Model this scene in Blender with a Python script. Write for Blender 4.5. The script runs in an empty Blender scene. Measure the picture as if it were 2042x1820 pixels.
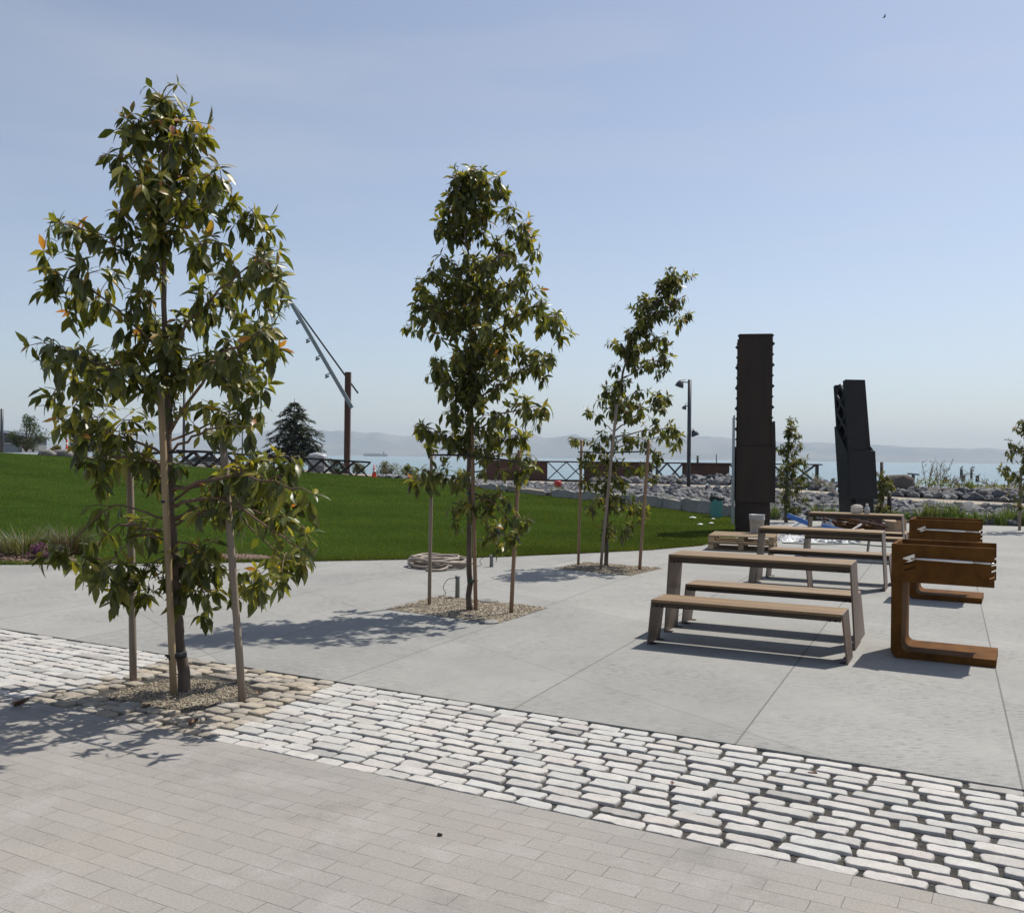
import bpy, bmesh, math, random
import numpy as np
from mathutils import Matrix, Vector

# ------------------------------------------------------------------ camera, sky, sun, exposure
S = bpy.context.scene
COL = S.collection
F, CU, CV, CAMZ = 1880.0, 1021.0, 910.0, 1.7          # focal length and centre of the survey picture (2042 x 1820), eye height
PI = math.pi
cam_d = bpy.data.cameras.new('camera')
cam = bpy.data.objects.new('camera', cam_d)
COL.objects.link(cam)
S.camera = cam
cam_d.sensor_fit = 'HORIZONTAL'
cam_d.sensor_width = 36.0
cam_d.lens = 36.0 * F / 2042.0
cam_d.clip_start = 0.05
cam_d.clip_end = 60000
CM = Matrix.Translation((0, 0, CAMZ)) @ Matrix.Rotation(PI / 2 + 1.5 / F, 4, 'X') @ Matrix.Rotation(0.012, 4, 'Z')
cam.matrix_world = CM

SUN = Vector((0.484, 0.41, 0.99)).normalized()
sun_d = bpy.data.lights.new('sun', 'SUN')
sun_d.energy = 4.8
sun_d.angle = math.radians(0.55)
sun_d.color = (1.0, 0.95, 0.865)
sun = bpy.data.objects.new('sun', sun_d)
COL.objects.link(sun)
sun.rotation_mode = 'QUATERNION'
sun.rotation_quaternion = SUN.to_track_quat('Z', 'Y')

W = bpy.data.worlds.new('World')
S.world = W
W.use_nodes = True
wn = W.node_tree
sky = wn.nodes.new('ShaderNodeTexSky')
sky.sky_type = 'NISHITA'
sky.sun_disc = False
sky.sun_elevation = math.asin(SUN.z)
sky.sun_rotation = math.atan2(SUN.x, SUN.y)
sky.altitude = 0
sky.air_density = 1.0
sky.dust_density = 0.8
sky.ozone_density = 4.0
hs = wn.nodes.new('ShaderNodeHueSaturation')
hs.inputs['Saturation'].default_value = 0.74
wn.links.new(sky.outputs[0], hs.inputs['Color'])
tintn = wn.nodes.new('ShaderNodeMix'); tintn.data_type = 'RGBA'; tintn.blend_type = 'MULTIPLY'
tintn.inputs[0].default_value = 1.0; tintn.inputs[7].default_value = (1.01, 0.987, 0.985, 1)
wn.links.new(hs.outputs[0], tintn.inputs[6])
# faint streaks of high cloud
wtc = wn.nodes.new('ShaderNodeTexCoord'); wmp = wn.nodes.new('ShaderNodeMapping'); wmp.inputs['Scale'].default_value = (1.3, 1.3, 8.0); wmp.inputs['Rotation'].default_value = (0.05, 0.10, 0.3)
wno = wn.nodes.new('ShaderNodeTexNoise'); wno.inputs['Scale'].default_value = 1.7; wno.inputs['Detail'].default_value = 7; wno.inputs['Roughness'].default_value = 0.5
wra = wn.nodes.new('ShaderNodeValToRGB'); wra.color_ramp.elements[0].position = 0.46; wra.color_ramp.elements[1].position = 0.74
wra.color_ramp.elements[0].color = (0, 0, 0, 1); wra.color_ramp.elements[1].color = (0.20, 0.20, 0.20, 1)
wmx = wn.nodes.new('ShaderNodeMix'); wmx.data_type = 'RGBA'; wmx.inputs[7].default_value = (5.6, 5.6, 5.75, 1)
wn.links.new(wtc.outputs['Generated'], wmp.inputs['Vector']); wn.links.new(wmp.outputs[0], wno.inputs['Vector']); wn.links.new(wno.outputs['Fac'], wra.inputs[0])
wn.links.new(wra.outputs['Color'], wmx.inputs[0]); wn.links.new(tintn.outputs[2], wmx.inputs[6])
wn.links.new(wmx.outputs[2], wn.nodes['Background'].inputs[0])
wn.nodes['Background'].inputs[1].default_value = 0.110
S.view_settings.view_transform = 'Standard'
S.view_settings.look = 'None'
S.view_settings.exposure = 0.2
S.view_settings.gamma = 1.0
S.cycles.use_denoising = True
S.cycles.max_bounces = 8
S.cycles.transparent_max_bounces = 8
S.cycles.volume_bounces = 0

# ------------------------------------------------------------------ helpers
rnd = random.Random(11)


def ray(u, v):
    return CM.to_3x3() @ Vector(((u - CU) / F, -(v - CV) / F, -1.0))


def P(u, v, Y):                                       # survey pixel + distance -> world point
    d = ray(u, v)
    return Vector((0, 0, CAMZ)) + d * (Y / d.y)


def G(u, v, z=0.0):                                   # survey pixel on the level z
    d = ray(u, v)
    return Vector((0, 0, CAMZ)) + d * ((z - CAMZ) / d.z)


def tag(o, label=None, cat=None, group=None, kind=None):
    if label: o['label'] = label
    if cat: o['category'] = cat
    if group: o['group'] = group
    if kind: o['kind'] = kind
    return o


def empty(name, loc, rz=0.0):
    o = bpy.data.objects.new(name, None)
    COL.objects.link(o)
    o.empty_display_size = 0.2
    o.location = loc
    o.rotation_euler = (0, 0, rz)
    return o


def dup(root, loc=None, rz=None):
    r = root.copy(); COL.objects.link(r)
    for ch in list(root.children):
        c = ch.copy(); COL.objects.link(c); c.parent = r
        for g in list(ch.children):
            d = g.copy(); COL.objects.link(d); d.parent = c
    if loc is not None: r.location = loc
    if rz is not None: r.rotation_euler = (0, 0, rz)
    return r


def spline(pts, n):
    """Catmull-Rom through the points, n samples per span."""
    pts = [Vector(p) for p in pts]
    out = []
    for i in range(len(pts) - 1):
        p0 = pts[max(i - 1, 0)]; p1 = pts[i]; p2 = pts[i + 1]; p3 = pts[min(i + 2, len(pts) - 1)]
        for k in range(n):
            t = k / n
            out.append(0.5 * ((2 * p1) + (p2 - p0) * t + (2 * p0 - 5 * p1 + 4 * p2 - p3) * t * t + (3 * p1 - p0 - 3 * p2 + p3) * t ** 3))
    out.append(pts[-1])
    return out


class MB:
    """Collects shapes; build() links them as one mesh object."""
    def __init__(s):
        s.v = []; s.f = []; s.m = []; s.c = []; s.sm = []

    def add(s, vs, fs, mi=0, col=None, smooth=False):
        b = len(s.v)
        s.v += [tuple(p) for p in vs]
        s.f += [[i + b for i in f] for f in fs]
        s.m += [mi] * len(fs)
        s.sm += [smooth] * len(fs)
        s.c += [col or (1, 1, 1)] * len(vs)

    def box(s, lo, hi, M=None, mi=0, col=None):
        (x0, y0, z0), (x1, y1, z1) = lo, hi
        vs = [Vector(p) for p in ((x0, y0, z0), (x1, y0, z0), (x1, y1, z0), (x0, y1, z0), (x0, y0, z1), (x1, y0, z1), (x1, y1, z1), (x0, y1, z1))]
        if M: vs = [M @ p for p in vs]
        s.add(vs, [(0, 3, 2, 1), (4, 5, 6, 7), (0, 1, 5, 4), (1, 2, 6, 5), (2, 3, 7, 6), (3, 0, 4, 7)], mi, col)

    def hexa(s, vs, mi=0, col=None):                   # eight corners: bottom ring, top ring
        s.add(vs, [(0, 3, 2, 1), (4, 5, 6, 7), (0, 1, 5, 4), (1, 2, 6, 5), (2, 3, 7, 6), (3, 0, 4, 7)], mi, col)

    def tube(s, pts, r, n=8, mi=0, col=None, cap=True):
        pts = [Vector(p) for p in pts]
        if not isinstance(r, (list, tuple)): r = [r] * len(pts)
        vs = []; fs = []
        side = None
        for i, p in enumerate(pts):
            d = (pts[min(i + 1, len(pts) - 1)] - pts[max(i - 1, 0)])
            if d.length < 1e-9: d = Vector((0, 0, 1))
            d.normalize()
            if side is None:
                side = d.cross(Vector((0.31, 0.95, 0.02)))
                if side.length < 1e-3: side = d.cross(Vector((1, 0, 0)))
            side = (side - d * side.dot(d)).normalized()
            up = d.cross(side)
            for k in range(n):
                a = 2 * PI * k / n
                vs.append(p + (side * math.cos(a) + up * math.sin(a)) * r[i])
        for i in range(len(pts) - 1):
            for k in range(n):
                a = i * n + k; b = i * n + (k + 1) % n
                fs.append((a, b, b + n, a + n))
        s.add(vs, fs, mi, col, True)
        if cap:
            b = len(s.v) - len(vs)
            s.f += [[b + k for k in range(n)][::-1], [b + (len(pts) - 1) * n + k for k in range(n)]]
            s.m += [mi, mi]; s.sm += [False, False]

    def bar(s, a, b, w, h=None, mi=0, col=None, up=(0, 0, 1)):   # rectangular bar from a to b
        a = Vector(a); b = Vector(b); h = h or w
        d = (b - a).normalized()
        x = d.cross(Vector(up))
        if x.length < 1e-4: x = d.cross(Vector((1, 0, 0)))
        x.normalize(); y = x.cross(d)
        vs = []
        for p in (a, b):
            for sx, sy in ((-1, -1), (1, -1), (1, 1), (-1, 1)):
                vs.append(p + x * sx * w / 2 + y * sy * h / 2)
        s.hexa(vs, mi, col)

    def prism(s, poly, h, M=None, mi=0, col=None):     # polygon in local xy, extruded along local z
        n = len(poly)
        vs = [Vector((x, y, 0)) for x, y in poly] + [Vector((x, y, h)) for x, y in poly]
        if M: vs = [M @ p for p in vs]
        s.add(vs, [list(range(n))[::-1], list(range(n, 2 * n))] + [(i, (i + 1) % n, n + (i + 1) % n, n + i) for i in range(n)], mi, col)

    def lathe(s, prof, n=16, M=None, mi=0, col=None):
        vs = []; fs = []
        for r, z in prof:
            for k in range(n):
                a = 2 * PI * k / n
                p = Vector((r * math.cos(a), r * math.sin(a), z))
                vs.append(M @ p if M else p)
        for i in range(len(prof) - 1):
            for k in range(n):
                a = i * n + k; b = i * n + (k + 1) % n
                fs.append((a, b, b + n, a + n))
        fs.append(list(range(n))[::-1]); fs.append([(len(prof) - 1) * n + k for k in range(n)])
        s.add(vs, fs, mi, col, True)

    def build(s, name, mats, parent=None, loc=None, bevel=None, smooth=None, tint=False):
        me = bpy.data.meshes.new(name)
        vs = s.v
        if loc is not None:
            L = Vector(loc)
            vs = [tuple(Vector(p) - L) for p in vs]
        me.from_pydata(vs, [], s.f)
        for m in (mats if isinstance(mats, (list, tuple)) else [mats]): me.materials.append(m)
        me.polygons.foreach_set('material_index', s.m)
        me.polygons.foreach_set('use_smooth', [True] * len(s.f) if smooth else s.sm if smooth is None else [False] * len(s.f))
        if tint:
            a = me.color_attributes.new('tint', 'FLOAT_COLOR', 'POINT')
            a.data.foreach_set('color', [x for c in s.c for x in (c[0], c[1], c[2], 1.0)])
        me.update()
        o = bpy.data.objects.new(name, me)
        COL.objects.link(o)
        if loc is not None: o.location = loc
        if parent: o.parent = parent
        if bevel:
            b = o.modifiers.new('bevel', 'BEVEL'); b.width = bevel; b.segments = 2; b.limit_method = 'ANGLE'; b.angle_limit = math.radians(40)
        return o


def np_mesh(name, verts, faces, mats, tint=None, loc=(0, 0, 0), parent=None, smooth=False):
    """verts (n,3) float array, faces list of (m,k) int arrays."""
    me = bpy.data.meshes.new(name)
    verts = np.asarray(verts, dtype=np.float32) - np.asarray(loc, dtype=np.float32)
    me.vertices.add(len(verts)); me.vertices.foreach_set('co', verts.ravel())
    idx = np.concatenate([f.ravel() for f in faces]).astype(np.int32)
    tot = np.concatenate([np.full(len(f), f.shape[1]) for f in faces]).astype(np.int32)
    me.loops.add(len(idx)); me.loops.foreach_set('vertex_index', idx)
    me.polygons.add(len(tot))
    me.polygons.foreach_set('loop_start', np.concatenate([[0], np.cumsum(tot)[:-1]]).astype(np.int32))
    me.polygons.foreach_set('loop_total', tot)
    me.polygons.foreach_set('use_smooth', np.full(len(tot), smooth))
    me.materials.append(mats)
    if tint is not None:
        a = me.color_attributes.new('tint', 'FLOAT_COLOR', 'POINT')
        a.data.foreach_set('color', np.concatenate([tint, np.ones((len(tint), 1))], 1).astype(np.float32).ravel())
    me.update(calc_edges=True)
    o = bpy.data.objects.new(name, me); COL.objects.link(o)
    o.location = loc
    if parent: o.parent = parent
    return o


# ------------------------------------------------------------------ materials
class NT:
    def __init__(s, name):
        s.mat = bpy.data.materials.new(name); s.mat.use_nodes = True
        s.t = s.mat.node_tree; s.b = s.t.nodes['Principled BSDF']; s.out = s.t.nodes['Material Output']

    def n(s, typ, ins=None, **props):
        nd = s.t.nodes.new('ShaderNode' + typ)
        for k, v in props.items(): setattr(nd, k, v)
        for k, v in (ins or {}).items():
            i = nd.inputs[k]
            if isinstance(v, bpy.types.NodeSocket): s.t.links.new(v, i)
            else: i.default_value = v
        return nd

    def link(s, a, b): s.t.links.new(a, b)

    def math(s, op, a, b=None, c=None):
        ins = {0: a}
        if b is not None: ins[1] = b
        if c is not None: ins[2] = c
        return s.n('Math', ins, operation=op).outputs[0]

    def noise(s, vec, scale, detail=5, rough=0.6):
        return s.n('TexNoise', {'Vector': vec, 'Scale': scale, 'Detail': detail, 'Roughness': rough}).outputs['Fac']

    def ramp(s, fac, stops):
        nd = s.n('ValToRGB', {'Fac': fac}); e = nd.color_ramp.elements
        while len(e) > 1: e.remove(e[-1])
        for i, (p, c) in enumerate(stops):
            el = e[0] if i == 0 else e.new(p)
            el.position = p
            el.color = (c[0], c[1], c[2], 1) if isinstance(c, (tuple, list)) else (c, c, c, 1)
        return nd.outputs['Color']

    def mix(s, fac, a, b, mode='MIX'):
        nd = s.n('Mix', data_type='RGBA', blend_type=mode)
        for sock, v in ((nd.inputs[0], fac), (nd.inputs[6], a), (nd.inputs[7], b)):
            if isinstance(v, bpy.types.NodeSocket): s.t.links.new(v, sock)
            elif isinstance(v, (tuple, list)): sock.default_value = (v[0], v[1], v[2], 1)
            else: sock.default_value = v
        return nd.outputs[2]

    def bump(s, h, strength, dist):
        nd = s.n('Bump', {'Height': h, 'Strength': strength, 'Distance': dist})
        s.link(nd.outputs[0], s.b.inputs['Normal'])

    def base(s, c): s.link(c, s.b.inputs['Base Color'])

    def coord(s, kind='Object'): return s.n('TexCoord').outputs[kind]


def mat(name, c1, c2=None, scale=6.0, rough=0.7, metal=0.0, stretch=None, bump=0.0, bscale=None, tint=False, spec=0.5, lo=0.35, hi=0.65, c3=None, fine=0.0):
    m = NT(name)
    co = m.coord()
    if stretch: co = m.n('Mapping', {'Vector': co, 'Scale': stretch}).outputs[0]
    c2 = c2 or tuple(x * 0.75 for x in c1)
    fac = m.noise(co, scale, 8, 0.65)
    col = m.ramp(fac, [(lo, c1), (hi, c2)] if c3 is None else [(lo, c1), ((lo + hi) / 2, c3), (hi, c2)])
    if fine:
        f2 = m.noise(co, scale * 11, 4, 0.7)
        col = m.mix(fine, col, m.ramp(f2, [(0.3, 0.15), (0.7, 1.0)]), 'MULTIPLY')
    if tint:
        at = m.n('Attribute', attribute_name='tint')
        col = m.mix(1.0, col, at.outputs['Color'], 'MULTIPLY')
    m.base(col)
    m.b.inputs['Roughness'].default_value = rough
    m.b.inputs['Metallic'].default_value = metal
    m.b.inputs['Specular IOR Level'].default_value = spec
    if bump:
        m.bump(m.noise(co, bscale or scale * 3, 6, 0.6), 1.0, bump)
    return m.mat


BAND = Vector((0.878, -0.4786, 0)); BANDN = Vector((0.4786, 0.878, 0)); T0, T1 = 4.085, 5.597   # cobble strip: direction, normal, near and far edge
BANG = math.atan2(BAND.y, BAND.x)


def st(s_, t_, z=0.0):
    return Vector((BAND.x * s_ + BANDN.x * t_, BAND.y * s_ + BANDN.y * t_, z))


def make_concrete():
    m = NT('concrete'); co = m.coord()
    big = m.noise(co, 0.55, 6, 0.6); mid = m.noise(co, 3.2, 6, 0.7)
    col = m.ramp(big, [(0.3, (0.255, 0.252, 0.238)), (0.7, (0.325, 0.319, 0.298))])
    dash = m.ramp(m.noise(m.n('Mapping', {'Vector': co, 'Scale': (11, 46, 1), 'Rotation': (0, 0, 0.12)}).outputs[0], 1.0, 6, 0.75), [(0.49, 0.0), (0.62, 1.0)])
    mask = m.ramp(m.noise(co, 0.75, 6, 0.65), [(0.42, 0.22), (0.62, 0.95)])
    col = m.mix(m.math('MULTIPLY', dash, mask), col, (0.135, 0.138, 0.135))
    col = m.mix(0.5, col, m.ramp(mid, [(0.25, 0.82), (0.75, 1.06)]), 'MULTIPLY')
    grain = m.noise(co, 130, 3, 0.8)
    col = m.mix(0.7, col, m.ramp(grain, [(0.3, 0.66), (0.7, 1.2)]), 'MULTIPLY')
    spots = m.n('TexVoronoi', {'Vector': co, 'Scale': 7.0}).outputs['Distance']
    col = m.mix(m.ramp(spots, [(0.03, 0.55), (0.055, 0.0)]), col, (0.13, 0.13, 0.125))

    def joint(nx, ny, off, sp, w):
        d = m.n('VectorMath', {0: co, 1: (nx, ny, 0)}, operation='DOT_PRODUCT').outputs['Value']
        k = m.math('DIVIDE', m.math('SUBTRACT', d, off), sp)
        k = m.math('ABSOLUTE', m.math('SUBTRACT', m.math('FRACT', m.math('ADD', k, 0.5)), 0.5))
        return m.math('MULTIPLY', k, sp), w
    ja, wa = joint(0.824, 0.566, 4.56, 2.14, 0.0042)
    jb, wb = joint(0.907, -0.42, -1.14, 1.51, 0.006)
    wob = m.math('MULTIPLY', m.math('SUBTRACT', m.noise(co, 22, 2), 0.5), 0.003)
    la = m.math('LESS_THAN', m.math('ADD', ja, wob), wa); lb = m.math('LESS_THAN', m.math('ADD', jb, wob), wb)
    def cell(nx, ny, off, sp):
        d = m.n('VectorMath', {0: co, 1: (nx, ny, 0)}, operation='DOT_PRODUCT').outputs['Value']
        return m.math('FLOOR', m.math('DIVIDE', m.math('SUBTRACT', d, off), sp))
    wn_ = m.n('TexWhiteNoise', {'Vector': m.n('CombineXYZ', {0: cell(0.824, 0.566, 4.56, 2.14), 1: cell(0.907, -0.42, -1.14, 1.51)}).outputs[0]}).outputs['Value']
    col = m.mix(1.0, col, m.ramp(wn_, [(0.0, (0.93, 0.935, 0.94)), (1.0, (1.05, 1.045, 1.035))]), 'MULTIPLY')
    line = m.math('MAXIMUM', m.math('MULTIPLY', la, 0.62), m.math('MULTIPLY', lb, 0.8))
    col = m.mix(line, col, (0.10, 0.10, 0.095))
    m.base(col)
    m.b.inputs['Roughness'].default_value = 0.85
    m.b.inputs['Specular IOR Level'].default_value = 0.3
    h = m.math('SUBTRACT', m.math('MULTIPLY', m.noise(co, 60, 5, 0.7), 0.25), line)
    m.bump(h, 0.5, 0.006)
    return m.mat


def make_pavers():
    m = NT('brick_pavers'); co = m.coord()
    sx = m.n('VectorMath', {0: co, 1: tuple(BAND)}, operation='DOT_PRODUCT').outputs['Value']
    sy = m.math('SUBTRACT', m.n('VectorMath', {0: co, 1: tuple(BANDN)}, operation='DOT_PRODUCT').outputs['Value'], T0)
    v = m.n('CombineXYZ', {0: sx, 1: sy}).outputs[0]
    wob = m.n('TexNoise', {'Vector': co, 'Scale': 14.0, 'Detail': 2}).outputs['Color']
    v = m.n('VectorMath', {0: v, 1: m.n('VectorMath', {0: wob, 'Scale': 0.006}, operation='SCALE').outputs[0]}, operation='ADD').outputs[0]
    br = m.n('TexBrick', {'Vector': v, 'Color1': (0.276, 0.260, 0.240, 1), 'Color2': (0.297, 0.280, 0.259, 1), 'Mortar': (0.205, 0.195, 0.18, 1), 'Scale': 1.0,
                          'Mortar Size': 0.0016, 'Mortar Smooth': 0.15, 'Bias': 0.0, 'Brick Width': 0.3, 'Row Height': 0.1055}, offset=0.37, offset_frequency=2)
    col = br.outputs['Color']
    patch = m.noise(co, 0.9, 5, 0.6)
    col = m.mix(0.75, col, m.ramp(patch, [(0.25, (0.84, 0.86, 0.87)), (0.5, (0.98, 0.97, 0.96)), (0.75, (1.08, 1.04, 0.99))]), 'MULTIPLY')
    pale = m.noise(co, 2.3, 7, 0.7)
    col = m.mix(m.ramp(pale, [(0.52, 0.0), (0.68, 0.7)]), col, (0.34, 0.325, 0.31))
    grime = m.noise(co, 1.6, 9, 0.75)
    col = m.mix(m.ramp(grime, [(0.30, 0.5), (0.46, 0.0)]), col, (0.15, 0.145, 0.135))
    grain = m.noise(co, 95, 5, 0.8)
    col = m.mix(0.65, col, m.ramp(grain, [(0.30, 0.58), (0.70, 1.26)]), 'MULTIPLY')
    pit = m.n('TexVoronoi', {'Vector': co, 'Scale': 11.0}).outputs['Distance']
    col = m.mix(m.ramp(pit, [(0.035, 0.7), (0.06, 0.0)]), col, (0.10, 0.095, 0.09))
    col = m.mix(m.math('MULTIPLY', br.outputs['Fac'], m.ramp(m.noise(co, 5, 4), [(0.42, 0.0), (0.58, 0.9)])), col, (0.075, 0.07, 0.062))
    m.base(col)
    m.b.inputs['Roughness'].default_value = 0.9
    m.b.inputs['Specular IOR Level'].default_value = 0.25
    m.bump(m.math('SUBTRACT', m.math('MULTIPLY', m.noise(co, 70, 6, 0.75), 0.5), br.outputs['Fac']), 0.45, 0.004)
    return m.mat


def make_leaf(name, rough=0.42, trans=0.35):
    m = NT(name)
    at = m.n('Attribute', attribute_name='tint').outputs['Color']
    col = m.mix(0.35, at, m.ramp(m.noise(m.coord(), 26, 3), [(0.3, 0.6), (0.7, 1.25)]), 'MULTIPLY')
    m.base(col)
    m.b.inputs['Roughness'].default_value = rough
    m.b.inputs['Specular IOR Level'].default_value = 0.45
    tr = m.n('BsdfTranslucent', {'Color': m.mix(1.0, col, (2.0, 1.9, 0.6), 'MULTIPLY')})
    mx = m.n('MixShader', {0: trans, 1: m.b.outputs[0], 2: tr.outputs[0]})
    m.link(mx.outputs[0], m.out.inputs[0])
    return m.mat


def make_water():
    m = NT('bay_water'); co = m.coord()
    m.b.inputs['Base Color'].default_value = (0.10, 0.17, 0.19, 1)
    m.b.inputs['Roughness'].default_value = 0.16
    m.b.inputs['IOR'].default_value = 1.33
    a = m.noise(m.n('Mapping', {'Vector': co, 'Scale': (0.55, 1.3, 1)}).outputs[0], 1.0, 5, 0.6)
    b = m.noise(m.n('Mapping', {'Vector': co, 'Scale': (0.02, 0.06, 1)}).outputs[0], 1.0, 3, 0.5)
    m.bump(m.math('ADD', a, m.math('MULTIPLY', b, 2.0)), 0.6, 0.35)
    return m.mat


def make_gravel():
    m = NT('pea_gravel'); co = m.coord()
    vo = m.n('TexVoronoi', {'Vector': co, 'Scale': 75.0})
    col = m.ramp(m.n('SeparateColor', {0: vo.outputs['Color']}).outputs[0], [(0.0, (0.15, 0.12, 0.085)), (0.5, (0.29, 0.24, 0.17)), (1.0, (0.42, 0.37, 0.29))])
    col = m.mix(0.8, col, m.ramp(vo.outputs['Distance'], [(0.2, 1.0), (0.75, 0.35)]), 'MULTIPLY')
    col = m.mix(0.5, col, m.ramp(m.noise(co, 3, 4), [(0.3, 0.75), (0.7, 1.1)]), 'MULTIPLY')
    m.base(col); m.b.inputs['Roughness'].default_value = 0.9
    m.bump(vo.outputs['Distance'], -0.8, 0.012)
    return m.mat


M = {}
M['concrete'] = make_concrete()
M['pavers'] = make_pavers()
M['leaf'] = make_leaf('leaf', 0.38, 0.4)
M['leaf_far'] = make_leaf('leaf_distant', 0.55, 0.25)
M['grass'] = make_leaf('grass_blade', 1.0, 0.3)
M['grass'].node_tree.nodes['Principled BSDF'].inputs['Specular IOR Level'].default_value = 0.0
M['water'] = make_water()
M['gravel'] = make_gravel()
M['cobble'] = mat('granite_sett', (0.50, 0.487, 0.46), (0.41, 0.398, 0.375), 9, 0.8, bump=0.004, bscale=45, tint=True, fine=0.25, spec=0.3)
M['old_cobble'] = mat('weathered_sett', (0.43, 0.395, 0.345), (0.33, 0.30, 0.255), 9, 0.85, bump=0.007, bscale=35, tint=True, fine=0.4, spec=0.3)
M['soil'] = mat('joint_soil', (0.014, 0.013, 0.011), (0.060, 0.054, 0.046), 28, 0.95, bump=0.01, bscale=90)
M['ground'] = mat('shade_toned_ground', (0.075, 0.068, 0.060), (0.13, 0.115, 0.095), 3, 0.95, bump=0.02)  # ground tone darkened to carry the shade between the bank stones
M['lawn'] = mat('lawn_soil', (0.027, 0.054, 0.010), (0.040, 0.074, 0.013), 1.2, 1.0, fine=0.5, bump=0.02, bscale=30, spec=0.0)
M['path'] = mat('path_gravel', (0.33, 0.29, 0.225), (0.28, 0.24, 0.19), 2.0, 0.95, fine=0.3)
M['mulch'] = mat('bark_mulch', (0.10, 0.06, 0.045), (0.22, 0.15, 0.11), 30, 0.95, bump=0.03, bscale=50)
M['rock'] = mat('riprap_rock', (0.145, 0.145, 0.152), (0.23, 0.23, 0.23), 3.5, 0.85, bump=0.03, bscale=9, tint=True, fine=0.35)
M['block'] = mat('quarry_block', (0.26, 0.25, 0.24), (0.38, 0.36, 0.33), 3, 0.9, bump=0.03, bscale=10, fine=0.4)
M['bark'] = mat('tree_bark', (0.075, 0.055, 0.042), (0.14, 0.105, 0.08), 14, 0.9, stretch=(1, 1, 0.25), bump=0.008, bscale=40)
M['twig'] = mat('twig_bark', (0.10, 0.06, 0.04), (0.16, 0.10, 0.06), 20, 0.8)
M['stake'] = mat('weathered_stake', (0.27, 0.215, 0.165), (0.19, 0.15, 0.115), 9, 0.85, stretch=(1, 1, 0.08), bump=0.003, bscale=30)
M['stake_new'] = mat('cedar_stake', (0.30, 0.19, 0.115), (0.20, 0.125, 0.08), 9, 0.85, stretch=(1, 1, 0.08), bump=0.003, bscale=30)
M['stake_pale'] = mat('pale_stake', (0.36, 0.27, 0.15), (0.24, 0.17, 0.10), 9, 0.85, stretch=(1, 1, 0.08), bump=0.003, bscale=30)
M['tie'] = mat('green_tie_tape', (0.02, 0.055, 0.042), None, 30, 0.5)
M['rubber'] = mat('black_rubber', (0.018, 0.018, 0.02), None, 20, 0.5)
M['corten'] = mat('corten_steel', (0.158, 0.068, 0.015), (0.082, 0.034, 0.009), 5, 0.75, bump=0.0006, bscale=160, fine=0.25, c3=(0.12, 0.051, 0.012), spec=0.08)
M['steel'] = mat('raw_steel', (0.14, 0.118, 0.10), (0.15, 0.068, 0.033), 3.5, 0.5, 0.25, stretch=(2.2, 2.2, 0.5), fine=0.2, lo=0.4, hi=0.7)
M['beam'] = mat('brown_steel_beam', (0.032, 0.021, 0.014), (0.052, 0.031, 0.019), 5, 0.55, 0.2, fine=0.2)
M['wood'] = mat('bench_timber', (0.30, 0.195, 0.095), (0.175, 0.108, 0.05), 5, 0.6, stretch=(0.7, 14, 14), fine=0.35, bump=0.001, bscale=30, tint=True)
M['stainless'] = mat('stainless_steel', (0.72, 0.70, 0.67), (0.62, 0.60, 0.57), 5, 0.28, 1.0)
M['dark_steel'] = mat('dark_patina_steel', (0.024, 0.015, 0.011), (0.050, 0.026, 0.014), 2.2, 0.6, 0.3, fine=0.25, stretch=(1.6, 1.6, 0.5), lo=0.4, hi=0.8)
M['black_steel'] = mat('black_painted_steel', (0.012, 0.012, 0.014), (0.018, 0.018, 0.021), 3, 0.55, 0.0, spec=0.3)
M['rust'] = mat('rusty_sheet', (0.115, 0.052, 0.034), (0.075, 0.036, 0.026), 1.6, 0.8, 0.1, fine=0.3)
M['mast_rust'] = mat('rusty_mast', (0.10, 0.046, 0.032), (0.07, 0.035, 0.026), 2, 0.8)
M['cover'] = mat('cover_steel', (0.16, 0.16, 0.155), (0.22, 0.215, 0.21), 20, 0.8)
M['galv'] = mat('galvanised_steel', (0.27, 0.30, 0.31), (0.22, 0.25, 0.26), 4, 0.5, 0.4)
M['dark_paint'] = mat('dark_grey_paint', (0.05, 0.055, 0.065), None, 4, 0.45)
M['teal'] = mat('teal_plastic', (0.075, 0.27, 0.255), (0.06, 0.22, 0.21), 3, 0.45)
M['blackbag'] = mat('black_bag', (0.015, 0.015, 0.017), None, 8, 0.35, bump=0.03, bscale=18)
M['foil'] = mat('crumpled_film', (0.45, 0.46, 0.48), (0.22, 0.23, 0.25), 6, 0.4, 0.15, bump=0.03, bscale=14)
M['blue'] = mat('blue_film', (0.05, 0.17, 0.50), (0.04, 0.13, 0.42), 5, 0.4)
M['card'] = mat('cardboard', (0.36, 0.26, 0.17), (0.30, 0.21, 0.13), 5, 0.85)
M['paper'] = mat('pale_paper', (0.66, 0.62, 0.55), (0.52, 0.47, 0.40), 9, 0.85)
M['pallet'] = mat('pallet_wood', (0.40, 0.29, 0.17), (0.24, 0.17, 0.105), 5, 0.85, stretch=(1, 8, 8), tint=True)
M['bucket'] = mat('grey_plastic', (0.50, 0.50, 0.50), (0.36, 0.36, 0.36), 14, 0.5, fine=0.2)
M['hose'] = mat('rubber_hose', (0.30, 0.25, 0.20), (0.22, 0.18, 0.145), 8, 0.6)
M['greenhose'] = mat('green_hose', (0.035, 0.10, 0.07), None, 8, 0.45)
M['orange'] = mat('orange_plastic', (0.70, 0.085, 0.03), (0.60, 0.07, 0.025), 6, 0.5)
M['white'] = mat('white_paint', (0.75, 0.75, 0.73), (0.62, 0.62, 0.60), 5, 0.5)
M['red'] = mat('red_paint', (0.55, 0.03, 0.03), (0.45, 0.025, 0.02), 5, 0.5)
M['grey'] = mat('grey_cladding', (0.20, 0.205, 0.21), (0.15, 0.155, 0.16), 3, 0.7)
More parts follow.
